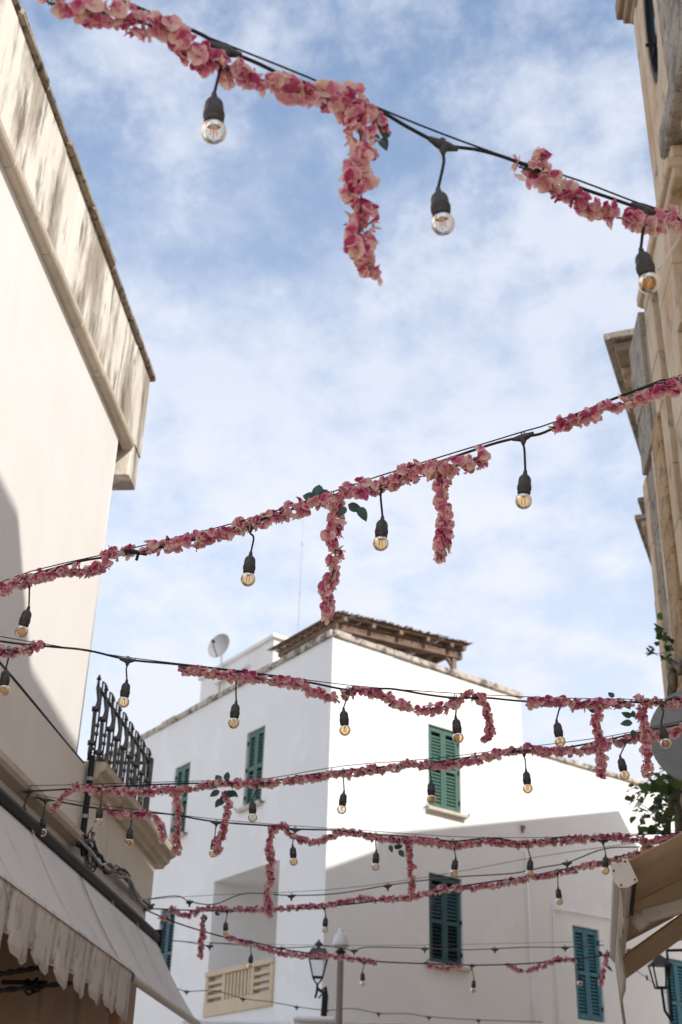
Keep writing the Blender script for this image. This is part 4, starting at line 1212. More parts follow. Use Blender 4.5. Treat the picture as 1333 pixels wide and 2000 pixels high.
def garland(pts, label, kind='garland', dens=62, rad=0.0165, seed=0, fs=1.0, tail=False):
    rr = random.Random(seed * 17 + 5)
    path = smoothpath(pts, 8)
    base = path[0].copy()
    G = empty('flower_garland' if kind == 'garland' else 'flower_spray', base)
    tag(G, label, 'flower garland' if kind == 'garland' else 'flower spray', 'pink blossom garlands on the light strings' if kind == 'garland' else 'pink blossom sprays hanging from the strings')
    b = MB(); b.tube([p - base for p in path], 0.0022, 5)
    b.tube([p - base + Vector((0, 0, 0.006 * sin(i * 1.7))) for i, p in enumerate(path)], 0.0013, 4)
    # curled tendrils
    cum = [0.0]
    for i in range(1, len(path)): cum.append(cum[-1] + (path[i] - path[i - 1]).length)
    tot = cum[-1]
    def at(s):
        for i in range(1, len(cum)):
            if cum[i] >= s:
                f = (s - cum[i - 1]) / max(1e-9, cum[i] - cum[i - 1])
                return path[i - 1].lerp(path[i], f), (path[i] - path[i - 1]).normalized()
        return path[-1].copy(), (path[-1] - path[-2]).normalized()
    n = max(6, int(tot * dens * (1.9 if kind == 'garland' else 2.2)))
    flw = []
    for i in range(n):
        s = min(tot, max(0, (i + rr.uniform(-0.35, 1.35)) / n * tot))
        c, t = at(s)
        a = t.orthogonal().normalized(); bb = t.cross(a)
        th = rr.uniform(0, 2 * pi)
        out_ = (a * cos(th) + bb * sin(th))
        if rr.random() < 0.55 and abs(t.z) < 0.8: out_ = (out_ + Vector((0, 0, -0.55))).normalized()
        # flowers thin out in places along the vine
        if sin(s * 23 + seed) + sin(s * 51 + seed * 2) < -1.7 and rr.random() < 0.6: continue
        d = rad * rr.uniform(0.3, 1.3)
        pos = c + out_ * d
        face = (out_ + Vector((rr.gauss(0, .45), rr.gauss(0, .45), rr.gauss(0, .45)))).normalized()
        q = face.to_track_quat('Z', 'Y') @ Euler((0, 0, rr.gauss(0, 0.7))).to_quaternion()
        flw.append((pos, q, fs * rr.uniform(0.72, 1.08)))
        if rr.random() < 0.35:
            mid = c.lerp(pos, 0.5) + Vector((rr.uniform(-.006, .006), rr.uniform(-.006, .006), rr.uniform(-.006, .006)))
            b.tube([c - base, mid - base, pos - base], 0.001, 3)
    b.build('vine_stem', M_stem, G, smooth=True)
    for pos, q, s in flw:
        o = bpy.data.objects.new('flower', rr.choice(FLOWERS)); COL.objects.link(o); o.parent = G
        o.location = pos - base; o.rotation_mode = 'QUATERNION'; o.rotation_quaternion = q; o.scale = (s, s, s)
    return G, base
def silk_leaves(G, base, lst, size=0.055, seed=1):
    """lst: (point, direction) pairs"""
    rr = random.Random(seed)
    for P, d, s in lst:
        o = bpy.data.objects.new('leaf', rr.choice(silk_me)); COL.objects.link(o); o.parent = G
        o.location = P - base
        d = Vector(d).normalized()
        side = (CAM - P).normalized() + Vector((rr.gauss(0, .3), rr.gauss(0, .3), rr.gauss(0, .3)))
        zax = (side - d * side.dot(d)).normalized(); xax = d.cross(zax)
        o.rotation_mode = 'QUATERNION'; o.rotation_quaternion = Matrix((xax, d, zax)).transposed().to_quaternion()
        o.scale = (size * s,) * 3

# ------------------------------------------------------------------ lamps of the light strings
def sock_mesh():
    b = MB()
    b.lathe([(0.001, 0.062), (0.005, 0.062), (0.0065, 0.052), (0.0075, 0.046), (0.0125, 0.043), (0.0170, 0.036), (0.0185, 0.028), (0.0190, 0.012), (0.0205, 0.011), (0.0208, 0.008),
             (0.0195, 0.007), (0.0195, 0.004), (0.0208, 0.003), (0.0205, 0.0), (0.0190, -0.001), (0.0188, -0.012), (0.0175, -0.014), (0.001, -0.014)], 16)
    me = b.mesh('socket'); me.materials.append(M_socket)
    for p in me.polygons: p.use_smooth = True
    return me
def bulb_mesh(mat):
    b = MB(); R_ = 0.0245; c = -0.036
    pr = [(0.0125, -0.010)] + [(R_ * sin(a), c + R_ * cos(a)) for a in [radians(34 + 146 * i / 12) for i in range(13)]]
    pr[-1] = (0.0003, c - R_)
    b.lathe(pr, 20); me = b.mesh('glass_bulb'); me.materials.append(mat)
    for p in me.polygons: p.use_smooth = True
    return me
def fil_mesh(mat):
    b = MB()
    for k in range(4):
        th = k * pi / 2 + 0.5
        b.tube([(0.0045 * cos(th), 0.0045 * sin(th), -0.023), (0.0065 * cos(th), 0.0065 * sin(th), -0.046)], 0.0012, 5)
    me = b.mesh('filament'); me.materials.append(mat); return me
def stem_mesh():
    b = MB(); b.lathe([(0.001, -0.010), (0.0118, -0.011), (0.0112, -0.017), (0.004, -0.020), (0.002, -0.025), (0.0004, -0.026)], 10)
    me = b.mesh('bulb_base'); me.materials.append(M_steel)
    for p in me.polygons: p.use_smooth = True
    return me
def tee_mesh():
    b = MB(lambda x, y, z: Vector((x, y, z)))
    b.tube([(-0.040, 0, 0.002), (-0.028, 0, 0.0), (-0.012, 0, -0.003), (0.012, 0, -0.003), (0.028, 0, 0.0), (0.040, 0, 0.002)], [0.0062, 0.0085, 0.0125, 0.0125, 0.0085, 0.0062], 8)
    b.tube([(0, 0, 0.0), (0, 0, -0.016), (0, 0, -0.026), (0, 0, -0.034)], [0.0125, 0.0115, 0.0075, 0.0045], 8)
    b.tube([(-0.006, 0, 0.008), (-0.005, 0, 0.019), (0.005, 0, 0.019), (0.006, 0, 0.008)], 0.0028, 5)
    me = b.mesh('connector'); me.materials.append(M_socket)
    for p in me.polygons: p.use_smooth = True
    return me
ME_SOCK, ME_TEE, ME_STEM = sock_mesh(), tee_mesh(), stem_mesh()
ME_BULB = {'a': bulb_mesh(M_glass_amber), 'c': bulb_mesh(M_glass_clear)}
ME_FIL = {'a': fil_mesh(M_filament), 'c': fil_mesh(M_filament_pale), 'o': fil_mesh(M_filament)}
ME_BULB['o'] = ME_BULB['c']
LAMPGROUP = 'pendant bulbs of the festoon light strings'
def lamp(att, bpos, kind, label, dirv, seed):
    """att: point on the cable; bpos: centre of the bulb; kind a amber, c clear, n no bulb"""
    rr = random.Random(seed)
    E_ = empty('festoon_lamp', att)
    tag(E_, label, 'hanging bulb', LAMPGROUP)
    tee = bpy.data.objects.new('connector', ME_TEE); COL.objects.link(tee); tee.parent = E_
    xax = dirv.normalized(); zax = Vector((0, 0, 1)); zax = (zax - xax * zax.dot(xax)).normalized(); yax = zax.cross(xax)
    tee.scale = (0.85, 0.85, 0.85); tee.rotation_mode = 'QUATERNION'; tee.rotation_quaternion = Matrix((xax, yax, zax)).transposed().to_quaternion()
    rel = bpos - att
    hang = Vector((rel.x, rel.y, rel.z))
    up = Vector((-hang.x * 0.25 + rr.gauss(0, .07), -hang.y * 0.25 + rr.gauss(0, .07), 1)).normalized() if hang.length else Vector((0, 0, 1))
    qd_ = up.to_track_quat('Z', 'Y')
    so = hang + up * 0.034                   # origin of socket
    top = so + up * 0.060
    b = MB(); b.tube(smoothpath([Vector((0, 0, -0.03)), Vector((top.x * 0.25, top.y * 0.25, top.z * 0.45)) + Vector((rr.gauss(0, .003), rr.gauss(0, .003), 0)), top], 6), 0.0034, 6)
    b.build('cord', M_black, E_, smooth=True)
    def put(nm, me, parent):
        o = bpy.data.objects.new(nm, me); COL.objects.link(o); o.parent = parent
        return o
    s = put('socket', ME_SOCK, E_); s.location = so; s.rotation_mode = 'QUATERNION'; s.rotation_quaternion = qd_
    if kind != 'n':
        g_ = put('glass_bulb', ME_BULB[kind], E_); g_.location = so; g_.rotation_mode = 'QUATERNION'; g_.rotation_quaternion = qd_ @ Euler((0, 0, rr.uniform(0, 3))).to_quaternion()
        put('filament', ME_FIL[kind], g_); put('bulb_base', ME_STEM, g_)
    return E_

class LString:
    def __init__(self, pa, pb, z=3.6):
        A, B = on_z(pa[0], pa[1], z), on_z(pb[0], pb[1], z)
        self.A, self.B = A, B
        self.d = (B - A); self.d.z = 0; self.d.normalize()
        self.n = Vector((self.d.y, -self.d.x, 0))
    def p(self, px, py, off=0.0):
        return on_plane(px, py, self.A + self.n * off, self.n)
    def side(self, which, z):
        """where the line of the string meets the house fronts"""
        if which == 'L': P, n = SL(L0 + 0.03, 0, 0), eL
        else: P, n = nAo * 1.22, nAo
        t = (P - self.A).dot(n) / self.d.dot(n)
        q = self.A + self.d * t; q.z = z
        return q
def cable(S, pts, label, start=None, end=None, r_=0.0055, mat=M_black, wire=None, dirt=0.0):
    P = [S.p(*q) for q in pts]
    if start: P = [S.side(start, P[0].z + 0.05)] + P
    if end: P = P + [S.side(end, P[-1].z + 0.05)]
    base = P[0].copy()
    E_ = empty('light_cable', base); tag(E_, label, 'light cable', 'festoon light cables zigzagging over the street')
    b = MB(); b.tube([p - base for p in smoothpath(P, 5)], r_ * 0.8, 6); b.build('cable', mat, E_, smooth=True)
    if wire:
        W = [S.p(*q) for q in wire]
        if start: W = [S.side(start, W[0].z + 0.05)] + W
        if end: W = W + [S.side(end, W[-1].z + 0.05)]
        b = MB(); b.tube([p - base for p in smoothpath(W, 3)], 0.0021, 4); b.build('support_wire', mat, E_, smooth=True)
    return E_, base

# ---- topmost string
S1 = LString((235, 0), (1333, 424))
cable(S1, [(120, -45), (235, 2), (310, 32), (395, 68), (440, 97), (500, 122), (560, 150), (640, 176), (735, 213), (800, 250), (866, 282), (940, 294), (1010, 316), (1110, 358), (1190, 386), (1256, 408), (1333, 428)],
      'black light cable of the topmost string crossing the open sky', 'L', 'R', 0.0052,
      wire=[(120, -48), (225, -3), (390, 66), (440, 86), (600, 150), (740, 211), (866, 262), (1010, 314), (1130, 352), (1256, 400), (1333, 424)])
g, gb = garland([S1.p(*q) for q in ((92, 3), (105, 8), (128, -2))], 'small tuft of pink blossom at the top left corner', seed=1, dens=75)
g, gb = garland([S1.p(*q) for q in ((150, 18), (190, 22), (240, 34), (290, 48), (335, 62), (370, 92), (405, 112), (450, 136), (500, 152), (560, 174), (610, 190), (650, 192), (690, 195), (722, 216))],
                'thick pink blossom garland crossing the blue sky top left', seed=2, dens=105, rad=0.022)
g, gb = garland([S1.p(*q) for q in ((692, 196), (700, 240), (706, 290), (700, 340), (706, 390), (704, 440), (700, 480), (718, 510), (742, 534))],
                'longest pink blossom spray dangling free against the open sky', 'spray', seed=3, dens=92, rad=0.023)
silk_leaves(g, gb, [(S1.p(745, 265), (0.9, 0.1, 0.2), 0.42), (S1.p(742, 272), (0.5, 0, -0.8), 0.55), (S1.p(748, 268), (0.2, 0, -1), 0.65), (S1.p(738, 262), (-0.2, 0, -1), 0.4)], 0.05, 2)
g, gb = garland([S1.p(*q) for q in ((722, 215), (738, 240), (748, 262))], 'short side twig of dark pink blossom beside the longest spray', 'spray', seed=4, dens=95, rad=0.012, fs=0.8)
g, gb = garland([S1.p(*q) for q in ((1014, 326), (1045, 335), (1085, 362), (1130, 388), (1180, 412), (1230, 432), (1280, 440), (1320, 428), (1352, 432))],
                'pink blossom garland on the topmost string ending at the church', seed=5, dens=84, rad=0.019)
g, gb = garland([S1.p(*q) for q in ((1046, 330), (1052, 312), (1060, 300))], 'upright pink blossom tuft standing above the topmost string', 'spray', seed=6, dens=100, rad=0.010, fs=0.85)
for i, (att, bp, k, lab) in enumerate([
    ((440, 97), (418, 256), 'o', 'clear bulb hanging free under the top left garland, with orange filament'),
    ((866, 282), (865, 436), 'o', 'clear bulb alone in the sky on the bare stretch of the top string'),
    ((1257, 409), (1268, 551), 'a', 'amber bulb of the top string in front of the church corner')]):
    lamp(S1.p(*att), S1.p(*bp), k, lab, S1.d, 10 + i)

# ---- second string, rising to the right
S2 = LString((0, 1150), (1333, 735))
cable(S2, [(-60, 1172), (0, 1148), (60, 1124), (150, 1098), (200, 1089), (270, 1078), (380, 1054), (500, 1018), (620, 978), (740, 940), (850, 905), (960, 868), (1022, 853), (1065, 844), (1150, 800), (1220, 771), (1290, 747), (1345, 733)],
      'black light cable of the second string rising to the right', 'L', 'R', 0.0056,
      wire=[(-60, 1160), (60, 1116), (270, 1068), (500, 1010), (740, 930), (960, 862), (1022, 843), (1090, 822), (1290, 743), (1345, 728)])
garland([S2.p(*q) for q in ((1352, 738), (1290, 764), (1230, 786), (1190, 796), (1150, 812), (1105, 826), (1075, 836))], 'pink blossom garland of the second string beside the church cornice', seed=7, dens=64, rad=0.015)
garland([S2.p(*q) for q in ((950, 886), (900, 908), (850, 916), (800, 925), (750, 948), (700, 955))], 'full pink blossom garland on the second string right of the green leaves', seed=8, dens=112, rad=0.025)
g, gb = garland([S2.p(*q) for q in ((700, 952), (650, 974), (600, 990), (550, 1000), (500, 1020), (450, 1036), (400, 1050), (350, 1062), (285, 1070))], 'long pink blossom garland on the second string left of the green leaves', seed=9, dens=90, rad=0.019)
silk_leaves(g, gb, [(S2.p(620, 975), (0.05, 0, 1), 1.0), (S2.p(624, 972), (0.5, 0, 0.6), 0.7), (S2.p(618, 974), (-0.9, 0, 0.25), 0.75), (S2.p(628, 975), (0.9, 0, 0.3), 0.6), (S2.p(680, 985), (0.8, 0, -0.4), 0.8), (S2.p(700, 990), (0.45, 0, -0.75), 0.85), (S2.p(676, 990), (-.3, 0, -.5), 0.6)], 0.062, 3)
garland([S2.p(*q) for q in ((262, 1072), (235, 1080), (205, 1082))], 'short pink blossom tuft beside the black joint on the second string', seed=10, dens=85)
garland([S2.p(*q) for q in ((218, 1096), (190, 1112), (140, 1114), (95, 1124), (50, 1136), (0, 1150), (-40, 1160))], 'pink blossom garland on the second string before the sunlit plaster wall', seed=11, dens=84, rad=0.016)
garland([S2.p(*q) for q in ((652, 985), (656, 1010), (650, 1050), (655, 1080), (650, 1120), (640, 1150), (640, 1190), (636, 1208)) ], 'long pink blossom spray hanging just above the timber pergola', 'spray', seed=12, dens=84, rad=0.0185)
garland([S2.p(*q) for q in ((866, 920), (860, 960), (865, 990), (870, 1020), (865, 1060), (862, 1092))], 'pink blossom spray hanging in the sky left of a lone bulb', 'spray', seed=13, dens=84, rad=0.016)
for i, (att, bp, k, lab) in enumerate([
    ((1022, 853), (1023, 977), 'a', 'amber bulb in the sky on the bare stretch of the second string'),
    ((745, 945), (744, 1060), 'a', 'amber bulb between the two hanging sprays of the second string'),
    ((490, 1026), (485, 1130), 'a', 'amber bulb in the sky above the satellite dish'),
    ((60, 1128), (43, 1232), 'a', 'amber bulb before the sunlit cream wall at left')]):
    lamp(S2.p(*att), S2.p(*bp), k, lab, S2.d, 20 + i)
b = MB(); p = S2.p(271, 1079)
tp = empty('cable_joint', p); tag(tp, 'taped black joint with dangling end on the second string', 'cable joint')
b.tube([(-0.05, -0.0, 0.006), (0.0, 0, 0.0), (0.03, 0, -0.004)], 0.008, 6); b.build('tape_wrap', M_black, tp, smooth=True)
b = MB(); b.tube([(0, 0, 0), (-0.004, 0, -0.03)], 0.006, 6); b.build('loose_end', M_black, tp)

# ---- third string
S3 = LString((0, 1245), (1333, 1366))
cable(S3, [(0, 1252), (90, 1262), (170, 1270), (250, 1288), (350, 1298), (470, 1312), (600, 1332), (680, 1347), (760, 1345), (830, 1356), (888, 1363), (950, 1363), (1015, 1369), (1090, 1372), (1200, 1371), (1292, 1372), (1345, 1364)],
      'black light cable of the third string above the white house roof', 'L', 'R', 0.0056,
      wire=[(0, 1243), (90, 1258), (250, 1284), (470, 1310), (680, 1338), (890, 1354), (1090, 1363), (1290, 1366), (1345, 1360)])
garland([S3.p(*q) for q in ((-40, 1268), (0, 1272), (30, 1274), (60, 1265), (82, 1256))], 'short pink blossom garland at left edge before the cream wall', seed=14, dens=80, rad=0.015)
garland([S3.p(*q) for q in ((355, 1306), (400, 1312), (450, 1320), (500, 1325), (550, 1330), (590, 1340), (625, 1356), (660, 1360))], 'pink blossom garland below the satellite dish and roof edge', seed=15, dens=92, rad=0.017)
g, gb = garland([S3.p(*q) for q in ((668, 1358), (700, 1350), (740, 1355), (780, 1376), (820, 1386), (860, 1382), (890, 1372), (920, 1357), (942, 1366))], 'sagging pink blossom garland across the sunlit white wall', seed=16, dens=84, rad=0.0155)
garland([S3.p(*q) for q in ((938, 1362), (950, 1385), (954, 1410), (956, 1432), (944, 1446))], 'hooked pink blossom spray beside the sunlit green shutters', 'spray', seed=17, dens=88, rad=0.014)
garland([S3.p(*q) for q in ((1030, 1372), (1080, 1370), (1130, 1376), (1180, 1376), (1230, 1370), (1280, 1372), (1345, 1372))], 'pink blossom garland running to the grey metal disc', seed=18, dens=90, rad=0.0165)
garland([S3.p(*q) for q in ((1172, 1380), (1166, 1405), (1168, 1430), (1175, 1470), (1172, 1516))], 'left one of two pink blossom sprays beside the grey disc', 'spray', seed=19, dens=86, rad=0.0155)
g, gb = garland([S3.p(*q) for q in ((1252, 1380), (1256, 1405), (1262, 1430), (1265, 1480), (1262, 1515))], 'pink blossom spray touching the edge of the grey disc', 'spray', seed=20, dens=86, rad=0.0155)
silk_leaves(g, gb, [(S3.p(1236, 1398), (-0.9, 0, 0.15), 0.8), (S3.p(1236, 1412), (-1, 0, -0.05), 0.85), (S3.p(1238, 1402), (0, 0, 1), 0.6), (S3.p(1232, 1385), (-0.6, 0, 0.5), 0.6), (S3.p(1236, 1425), (0.1, 0, -1), 0.7), (S3.p(1200, 1362), (-0.6, 0, 0.6), 0.55), (S3.p(1166, 1388), (-0.8, 0, 0.1), 0.6)], 0.062, 4)
for i, (att, bp, k, lab) in enumerate([
    ((17, 1270), (8, 1347), 'a', 'amber bulb at the left edge below a short garland'),
    ((250, 1289), (242, 1370), 'a', 'amber bulb in the sky above the iron railing'),
    ((463, 1318), (457, 1411), 'a', 'amber bulb before the shaded wall near the corner shutters'),
    ((680, 1348), (674, 1425), 'a', 'amber bulb right of the white house corner on the third string'),
    ((890, 1364), (895, 1440), 'a', 'amber bulb overlapping the top of the sunlit green shutters'),
    ((1093, 1372), (1094, 1447), 'a', 'amber bulb left of the paired sprays, just above the wing roof'),
    ((1293, 1373), (1301, 1451), 'a', 'amber bulb in front of the grey metal disc')]):
    lamp(S3.p(*att), S3.p(*bp), k, lab, S3.d, 30 + i)

# ---- fourth string
S4 = LString((0, 1540), (1333, 1418))
cable(S4, [(0, 1541), (60, 1545), (200, 1537), (340, 1531), (400, 1530), (500, 1530), (600, 1514), (670, 1505), (760, 1497), (840, 1490), (930, 1477), (1020, 1467), (1100, 1461), (1190, 1444), (1250, 1430), (1345, 1412)],
      'black light cable of the fourth string passing both upper green windows', 'L', 'R', 0.0058,
      wire=[(0, 1534), (200, 1531), (400, 1525), (500, 1524), (670, 1496), (840, 1482), (1020, 1460), (1190, 1438), (1345, 1406)])
garland([S4.p(*q) for q in ((1352, 1420), (1290, 1436), (1240, 1442), (1190, 1452), (1130, 1466), (1080, 1467), (1020, 1463))], 'pink blossom garland from the grey disc to the wing roof', seed=21, dens=90, rad=0.0165)
garland([S4.p(*q) for q in ((1015, 1464), (980, 1471), (930, 1484), (880, 1492), (840, 1496), (800, 1492))], 'pink blossom garland crossing the middle of the sunlit green shutters', seed=22, dens=85, rad=0.015)
garland([S4.p(*q) for q in ((798, 1493), (750, 1502), (690, 1509), (640, 1514), (600, 1520), (555, 1528))], 'pink blossom garland crossing the white house corner on the fourth string', seed=23, dens=85, rad=0.015)
g, gb = garland([S4.p(*q) for q in ((550, 1528), (480, 1530), (430, 1530), (380, 1540))], 'pink blossom garland across the shaded corner shutters, with grey green leaves', seed=24, dens=85, rad=0.015)
silk_leaves(g, gb, [(S4.p(432, 1528), (-0.5, 0, 0.7), 0.8), (S4.p(442, 1526), (0.1, 0, 1), 0.85), (S4.p(430, 1545), (-0.8, 0, -0.4), 0.9), (S4.p(440, 1548), (0.9, 0, -0.2), 0.9), (S4.p(438, 1552), (-0.2, 0, -1), 0.9), (S4.p(448, 1545), (0.9, 0, -0.4), 0.85), (S4.p(450, 1535), (1, 0, 0.2), 0.7), (S4.p(425, 1540), (-0.7, 0, 0.5), 0.7), (S4.p(432, 1560), (-.5, 0, -.9), 0.8)], 0.066, 5)
garland([S4.p(*q) for q in ((375, 1541), (300, 1545), (240, 1546), (180, 1542), (145, 1536))], 'pink blossom garland before the terrace cornice and railing', seed=25, dens=85, rad=0.016)
garland([S4.p(*q) for q in ((145, 1537), (130, 1550), (112, 1572), (100, 1586))], 'drooping pink blossom end before the stained cream wall', 'spray', seed=26, dens=88, rad=0.012, fs=0.85)
garland([S4.p(*q) for q in ((342, 1545), (350, 1590), (346, 1630), (344, 1670))], 'thick pink blossom spray over the far green shutters', 'spray', seed=27, dens=90, rad=0.016)
garland([S4.p(*q) for q in ((440, 1548), (446, 1575), (440, 1610), (430, 1645), (424, 1668))], 'pink blossom spray hanging below the grey green leaves', 'spray', seed=28, dens=88, rad=0.0145)
for i, (att, bp, k, lab) in enumerate([
    ((1220, 1446), (1220, 1513), 'a', 'amber bulb between the paired sprays above the vine leaves'),
    ((1024, 1468), (1031, 1539), 'a', 'amber bulb alone on the sunlit wall below the wing roof edge'),
    ((840, 1491), (843, 1560), 'a', 'amber bulb before the lower part of the sunlit green shutters'),
    ((670, 1506), (668, 1580), 'c', 'clear bulb on the sunlit wall just right of the house corner'),
    ((503, 1531), (494, 1596), 'c', 'clear bulb at the foot of the shaded corner shutters'),
    ((200, 1538), (193, 1605), 'c', 'clear bulb before the downpipe side of the cornice wall'),
    ((57, 1546), (42, 1605), 'n', 'empty black lamp socket without bulb at the far left')]):
    lamp(S4.p(*att), S4.p(*bp), k, lab, S4.d, 40 + i)

# ---- fifth string
S5 = LString((0, 1545), (1333, 1630))
cable(S5, [(0, 1545), (90, 1561), (180, 1577), (258, 1586), (330, 1590), (422, 1605), (530, 1613), (577, 1619), (670, 1622), (740, 1630), (830, 1636), (885, 1643), (960, 1637), (1032, 1645), (1110, 1634), (1178, 1641), (1250, 1630), (1345, 1627)],
      'black light cable of the fifth string from the awnings across the wall shadow', None, 'R', 0.006,
      wire=[(0, 1541), (180, 1570), (258, 1580), (422, 1600), (577, 1613), (740, 1624), (885, 1634), (1032, 1636), (1178, 1632), (1345, 1620)])
garland([S5.p(*q) for q in ((205, 1571), (222, 1590), (260, 1592), (288, 1590), (308, 1604), (320, 1632), (316, 1648))], 'drooping pink blossom garland before the end of the terrace cornice', seed=29, dens=85, rad=0.015)
garland([S5.p(*q) for q in ((535, 1617), (555, 1612), (575, 1634), (605, 1645), (640, 1637), (672, 1622))], 'sagging pink blossom garland right of the loggia opening', seed=30, dens=85, rad=0.015)
g, gb = garland([S5.p(*q) for q in ((680, 1624), (720, 1632), (760, 1641), (805, 1640))], 'pink blossom garland between two bulbs on the shadowed right wall', seed=31, dens=88, rad=0.015)
silk_leaves(g, gb, [(S5.p(762, 1650), (0.3, 0, -1), 0.75), (S5.p(770, 1652), (0.8, 0, -0.3), 0.7), (S5.p(780, 1660), (0.6, 0, -0.8), 0.8), (S5.p(776, 1655), (0.9, 0, 0.3), 0.6)], 0.06, 6)
garland([S5.p(*q) for q in ((808, 1640), (850, 1646), (890, 1652), (950, 1645), (1000, 1648), (1040, 1648))], 'pink blossom garland above the dark teal shutters', seed=32, dens=88, rad=0.0155)
garland([S5.p(*q) for q in ((1044, 1647), (1100, 1642), (1150, 1636), (1190, 1634), (1240, 1640), (1290, 1642), (1345, 1628))], 'pink blossom garland meeting the vine leaves above the tan awning', seed=33, dens=92, rad=0.018)
garland([S5.p(*q) for q in ((532, 1615), (526, 1660), (530, 1690), (524, 1740), (526, 1790))], 'long pink blossom spray hanging beside the loggia opening', 'spray', seed=34, dens=88, rad=0.0165)
garland([S5.p(*q) for q in ((797, 1640), (800, 1680), (804, 1720), (803, 1758))], 'pink blossom spray hanging left of the dark teal shutters', 'spray', seed=35, dens=86, rad=0.0145)
for i, (att, bp, k, lab) in enumerate([
    ((90, 1562), (83, 1625), 'a', 'amber bulb just above the dark awning case at left'),
    ((258, 1587), (252, 1645), 'a', 'amber bulb before the plain wall under the terrace cornice'),
    ((423, 1606), (417, 1666), 'a', 'amber bulb beside the spray below the grey green leaves'),
    ((577, 1620), (574, 1682), 'a', 'amber bulb under the sagging garland right of the loggia'),
    ((735, 1631), (734, 1692), 'c', 'clear bulb left of the green leaves on the shadowed wall'),
    ((885, 1644), (887, 1705), 'a', 'amber bulb at the top edge of the dark teal shutters'),
    ((1032, 1646), (1035, 1706), 'a', 'amber bulb directly below the small wall vent'),
    ((1178, 1642), (1183, 1700), 'a', 'amber bulb close to the tip of the tan awning')]):
    lamp(S5.p(*att), S5.p(*bp), k, lab, S5.d, 50 + i)

# ---- sixth string
S6 = LString((281, 1775), (1250, 1668))
cable(S6, [(281, 1774), (380, 1778), (480, 1779), (600, 1773), (700, 1764), (800, 1750), (847, 1742), (900, 1731), (1030, 1712), (1090, 1700), (1180, 1682), (1250, 1664)],
      'black light cable of the sixth string from the wall anchor to the tan awning', None, 'R', 0.0065)
garland([S6.p(*q) for q in ((1280, 1660), (1250, 1666), (1200, 1682), (1150, 1690), (1105, 1703))], 'pink blossom garland ending behind the tan awning tip', seed=36, dens=80, rad=0.017)
garland([S6.p(*q) for q in ((1100, 1704), (1040, 1714), (980, 1726), (920, 1736))], 'pink blossom garland right of the dark teal shutters', seed=37, dens=74, rad=0.016)
garland([S6.p(*q) for q in ((915, 1733), (870, 1736), (830, 1746), (780, 1755), (740, 1756))], 'pink blossom garland across the top of the dark teal shutters', seed=38, dens=76, rad=0.016)
garland([S6.p(*q) for q in ((735, 1757), (700, 1756), (650, 1766), (600, 1771), (560, 1774))], 'pink blossom garland above the two street lamps', seed=39, dens=76, rad=0.0165)
g, gb = garland([S6.p(*q) for q in ((555, 1775), (500, 1776), (440, 1775), (400, 1775), (365, 1788), (330, 1774))], 'pink blossom garland across the loggia opening', seed=40, dens=76, rad=0.017)
silk_leaves(g, gb, [(S6.p(398, 1785), (0.2, 0, -1), 0.9), (S6.p(404, 1788), (-0.4, 0, -0.8), 0.8), (S6.p(420, 1782), (0.8, 0, -0.4), 0.6)], 0.075, 7)
garland([S6.p(*q) for q in ((398, 1792), (397, 1820), (393, 1845), (391, 1870))], 'pink blossom spray hanging left of the loggia opening', 'spray', seed=41, dens=76, rad=0.017)
for i, (att, bp, k, lab) in enumerate([
    ((1090, 1701), (1093, 1760), 'a', 'small amber bulb above the faded blue shutters'),
    ((847, 1743), (848, 1780), 'n', 'empty black lamp socket in front of the dark teal shutters'),
    ((634, 1771), (635, 1815), 'c', 'small clear bulb between the iron lantern and the globe lamp tops'),
    ((444, 1779), (441, 1823), 'a', 'small amber bulb inside the loggia opening, upper left'),
    ((281, 1776), (279, 1820), 'a', 'small amber bulb at the wall anchor above the awning case end')]):
    lamp(S6.p(*att), S6.p(*bp), k, lab, S6.d, 60 + i)

# ---- seventh string
S7 = LString((284, 1778), (1190, 1866))
cable(S7, [(284, 1777), (350, 1804), (430, 1828), (490, 1839), (560, 1855), (640, 1866), (740, 1878), (830, 1882), (922, 1885), (1010, 1883), (1090, 1877), (1180, 1866), (1250, 1852), (1335, 1835)],
      'black light cable of the seventh string low before the two street lamps', None, 'R', 0.007)
garland([S7.p(*q) for q in ((312, 1790), (325, 1792), (336, 1800))], 'tiny pink blossom tuft over the slate shutters', seed=42, dens=70)
garland([S7.p(*q) for q in ((440, 1832), (480, 1840), (530, 1856), (580, 1866), (640, 1867), (700, 1874), (736, 1880))], 'low pink blossom garland in front of the iron lantern', seed=43, dens=72, rad=0.018)
garland([S7.p(*q) for q in ((836, 1886), (865, 1890), (902, 1887))], 'short pink blossom garland on the sill of the dark teal shutters', seed=44, dens=80, rad=0.018)
garland([S7.p(*q) for q in ((992, 1883), (1020, 1897), (1055, 1888), (1090, 1874), (1125, 1876))], 'short pink blossom garland left of the faded blue shutters', seed=45, dens=78, rad=0.017)
g, gb = garland([S7.p(*q) for q in ((1188, 1862), (1180, 1888), (1174, 1925))], 'dark leaved pink blossom spray beside the hanging skirt', 'spray', seed=46, dens=78, rad=0.018)
silk_leaves(g, gb, [(S7.p(1186, 1870), (0.6, 0, 0.6), 0.9), (S7.p(1184, 1888), (0.8, 0, -0.4), 0.9), (S7.p(1178, 1866), (-0.6, 0, 0.5), 0.7)], 0.08, 8)
garland([S7.p(*q) for q in ((1225, 1858), (1265, 1850), (1300, 1848))], 'pink blossom garland glimpsed under the tan awning', seed=47, dens=72, rad=0.018)
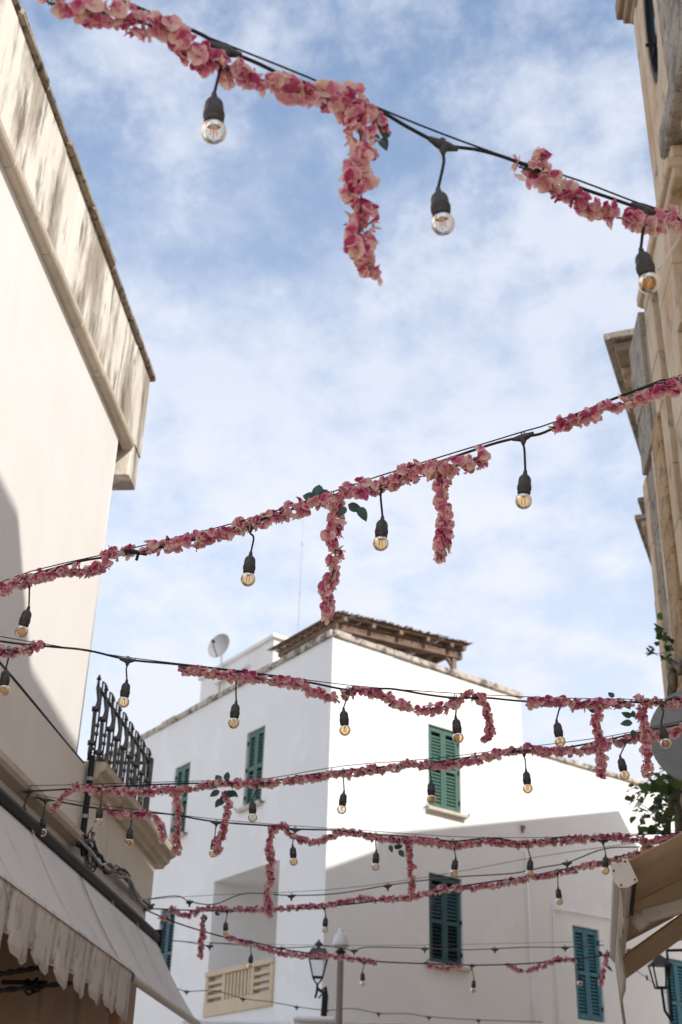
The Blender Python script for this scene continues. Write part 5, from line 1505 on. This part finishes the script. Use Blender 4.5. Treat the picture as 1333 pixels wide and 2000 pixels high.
for i, (att, bp, k, lab) in enumerate([
    ((490, 1840), (489, 1886), 'a', 'tiny amber bulb before the loggia parapet'),
    ((710, 1876), (709, 1920), 'c', 'tiny clear bulb right of the brown lamp post'),
    ((922, 1886), (925, 1934), 'a', 'tiny amber bulb right below the dark teal shutters'),
    ((1130, 1872), (1133, 1920), 'a', 'tiny amber bulb on the faded blue shutters')]):
    lamp(S7.p(*att), S7.p(*bp), k, lab, S7.d, 70 + i)

# ---- bare cables near the white house
def bare(S, pts, tees, label, r_=0.005, wire=None):
    E_, base = cable(S, pts, label, None, None, r_, M_grey_wire, wire)
    for (px, py) in tees:
        o = bpy.data.objects.new('empty_socket', ME_TEE); COL.objects.link(o); o.parent = E_
        o.location = S.p(px, py) - base; o.scale = (0.85, 0.9, 1.1)
        o.rotation_euler = (0, 0, atan2(S.d.y, S.d.x))
    return E_
S8 = LString((285, 1768), (1110, 1684))
bare(S8, [(283, 1757), (345, 1750), (372, 1761), (420, 1766), (480, 1745), (570, 1749), (660, 1745), (758, 1729), (840, 1718), (900, 1712), (1000, 1706), (1060, 1694), (1108, 1685), (1180, 1658), (1250, 1654)],
     [(371, 1762), (570, 1750), (758, 1730), (1108, 1686)], 'bare grey cable with empty sockets just above the loggia garland', 0.0055,
     [(283, 1757), (420, 1748), (640, 1738), (840, 1712), (1060, 1672), (1250, 1645)])
S9 = LString((290, 1838), (1100, 1852))
bare(S9, [(286, 1838), (350, 1838), (410, 1847), (420, 1842), (545, 1851), (640, 1848), (690, 1856), (720, 1850), (830, 1852), (900, 1855), (967, 1853), (1030, 1850), (1104, 1850), (1180, 1846)],
     [(410, 1848), (550, 1852), (692, 1857), (830, 1853), (967, 1854), (1104, 1851)], 'bare grey cable stretched level behind the two street lamps', 0.006,
     [(286, 1836), (545, 1845), (830, 1846), (1180, 1838)])
S10 = LString((338, 1926), (1000, 1992))
bare(S10, [(335, 1925), (365, 1936), (420, 1935), (475, 1950), (530, 1957), (580, 1966), (637, 1973), (690, 1970), (740, 1979), (800, 1980), (838, 1986), (935, 1992), (1060, 1996)],
     [(365, 1937), (475, 1951), (580, 1967), (637, 1974), (740, 1980), (838, 1987), (935, 1993)], 'lowest bare grey cable at the foot of the picture below the loggia', 0.006)
S11 = LString((1215, 1875), (1333, 1965))
bare(S11, [(1215, 1876), (1270, 1915), (1340, 1970)], [(1264, 1908)], 'thin bare cable slanting down beneath the tan awning', 0.004)
# white rope tied at the right of the topmost string
ra, rb = S1.p(1286, 527, -0.06), S1.p(1352, 425, -0.02)
RP = empty('white_rope', ra); tag(RP, 'white rope stretched diagonally in front of the church pilaster', 'rope')
b = MB(); b.tube([Vector((0, 0, 0)), (rb - ra) * 0.5 + Vector((0, 0, -0.002)), rb - ra, (rb - ra) * 1.6], 0.0032, 6); b.build('strand', M_rope, RP, smooth=True)
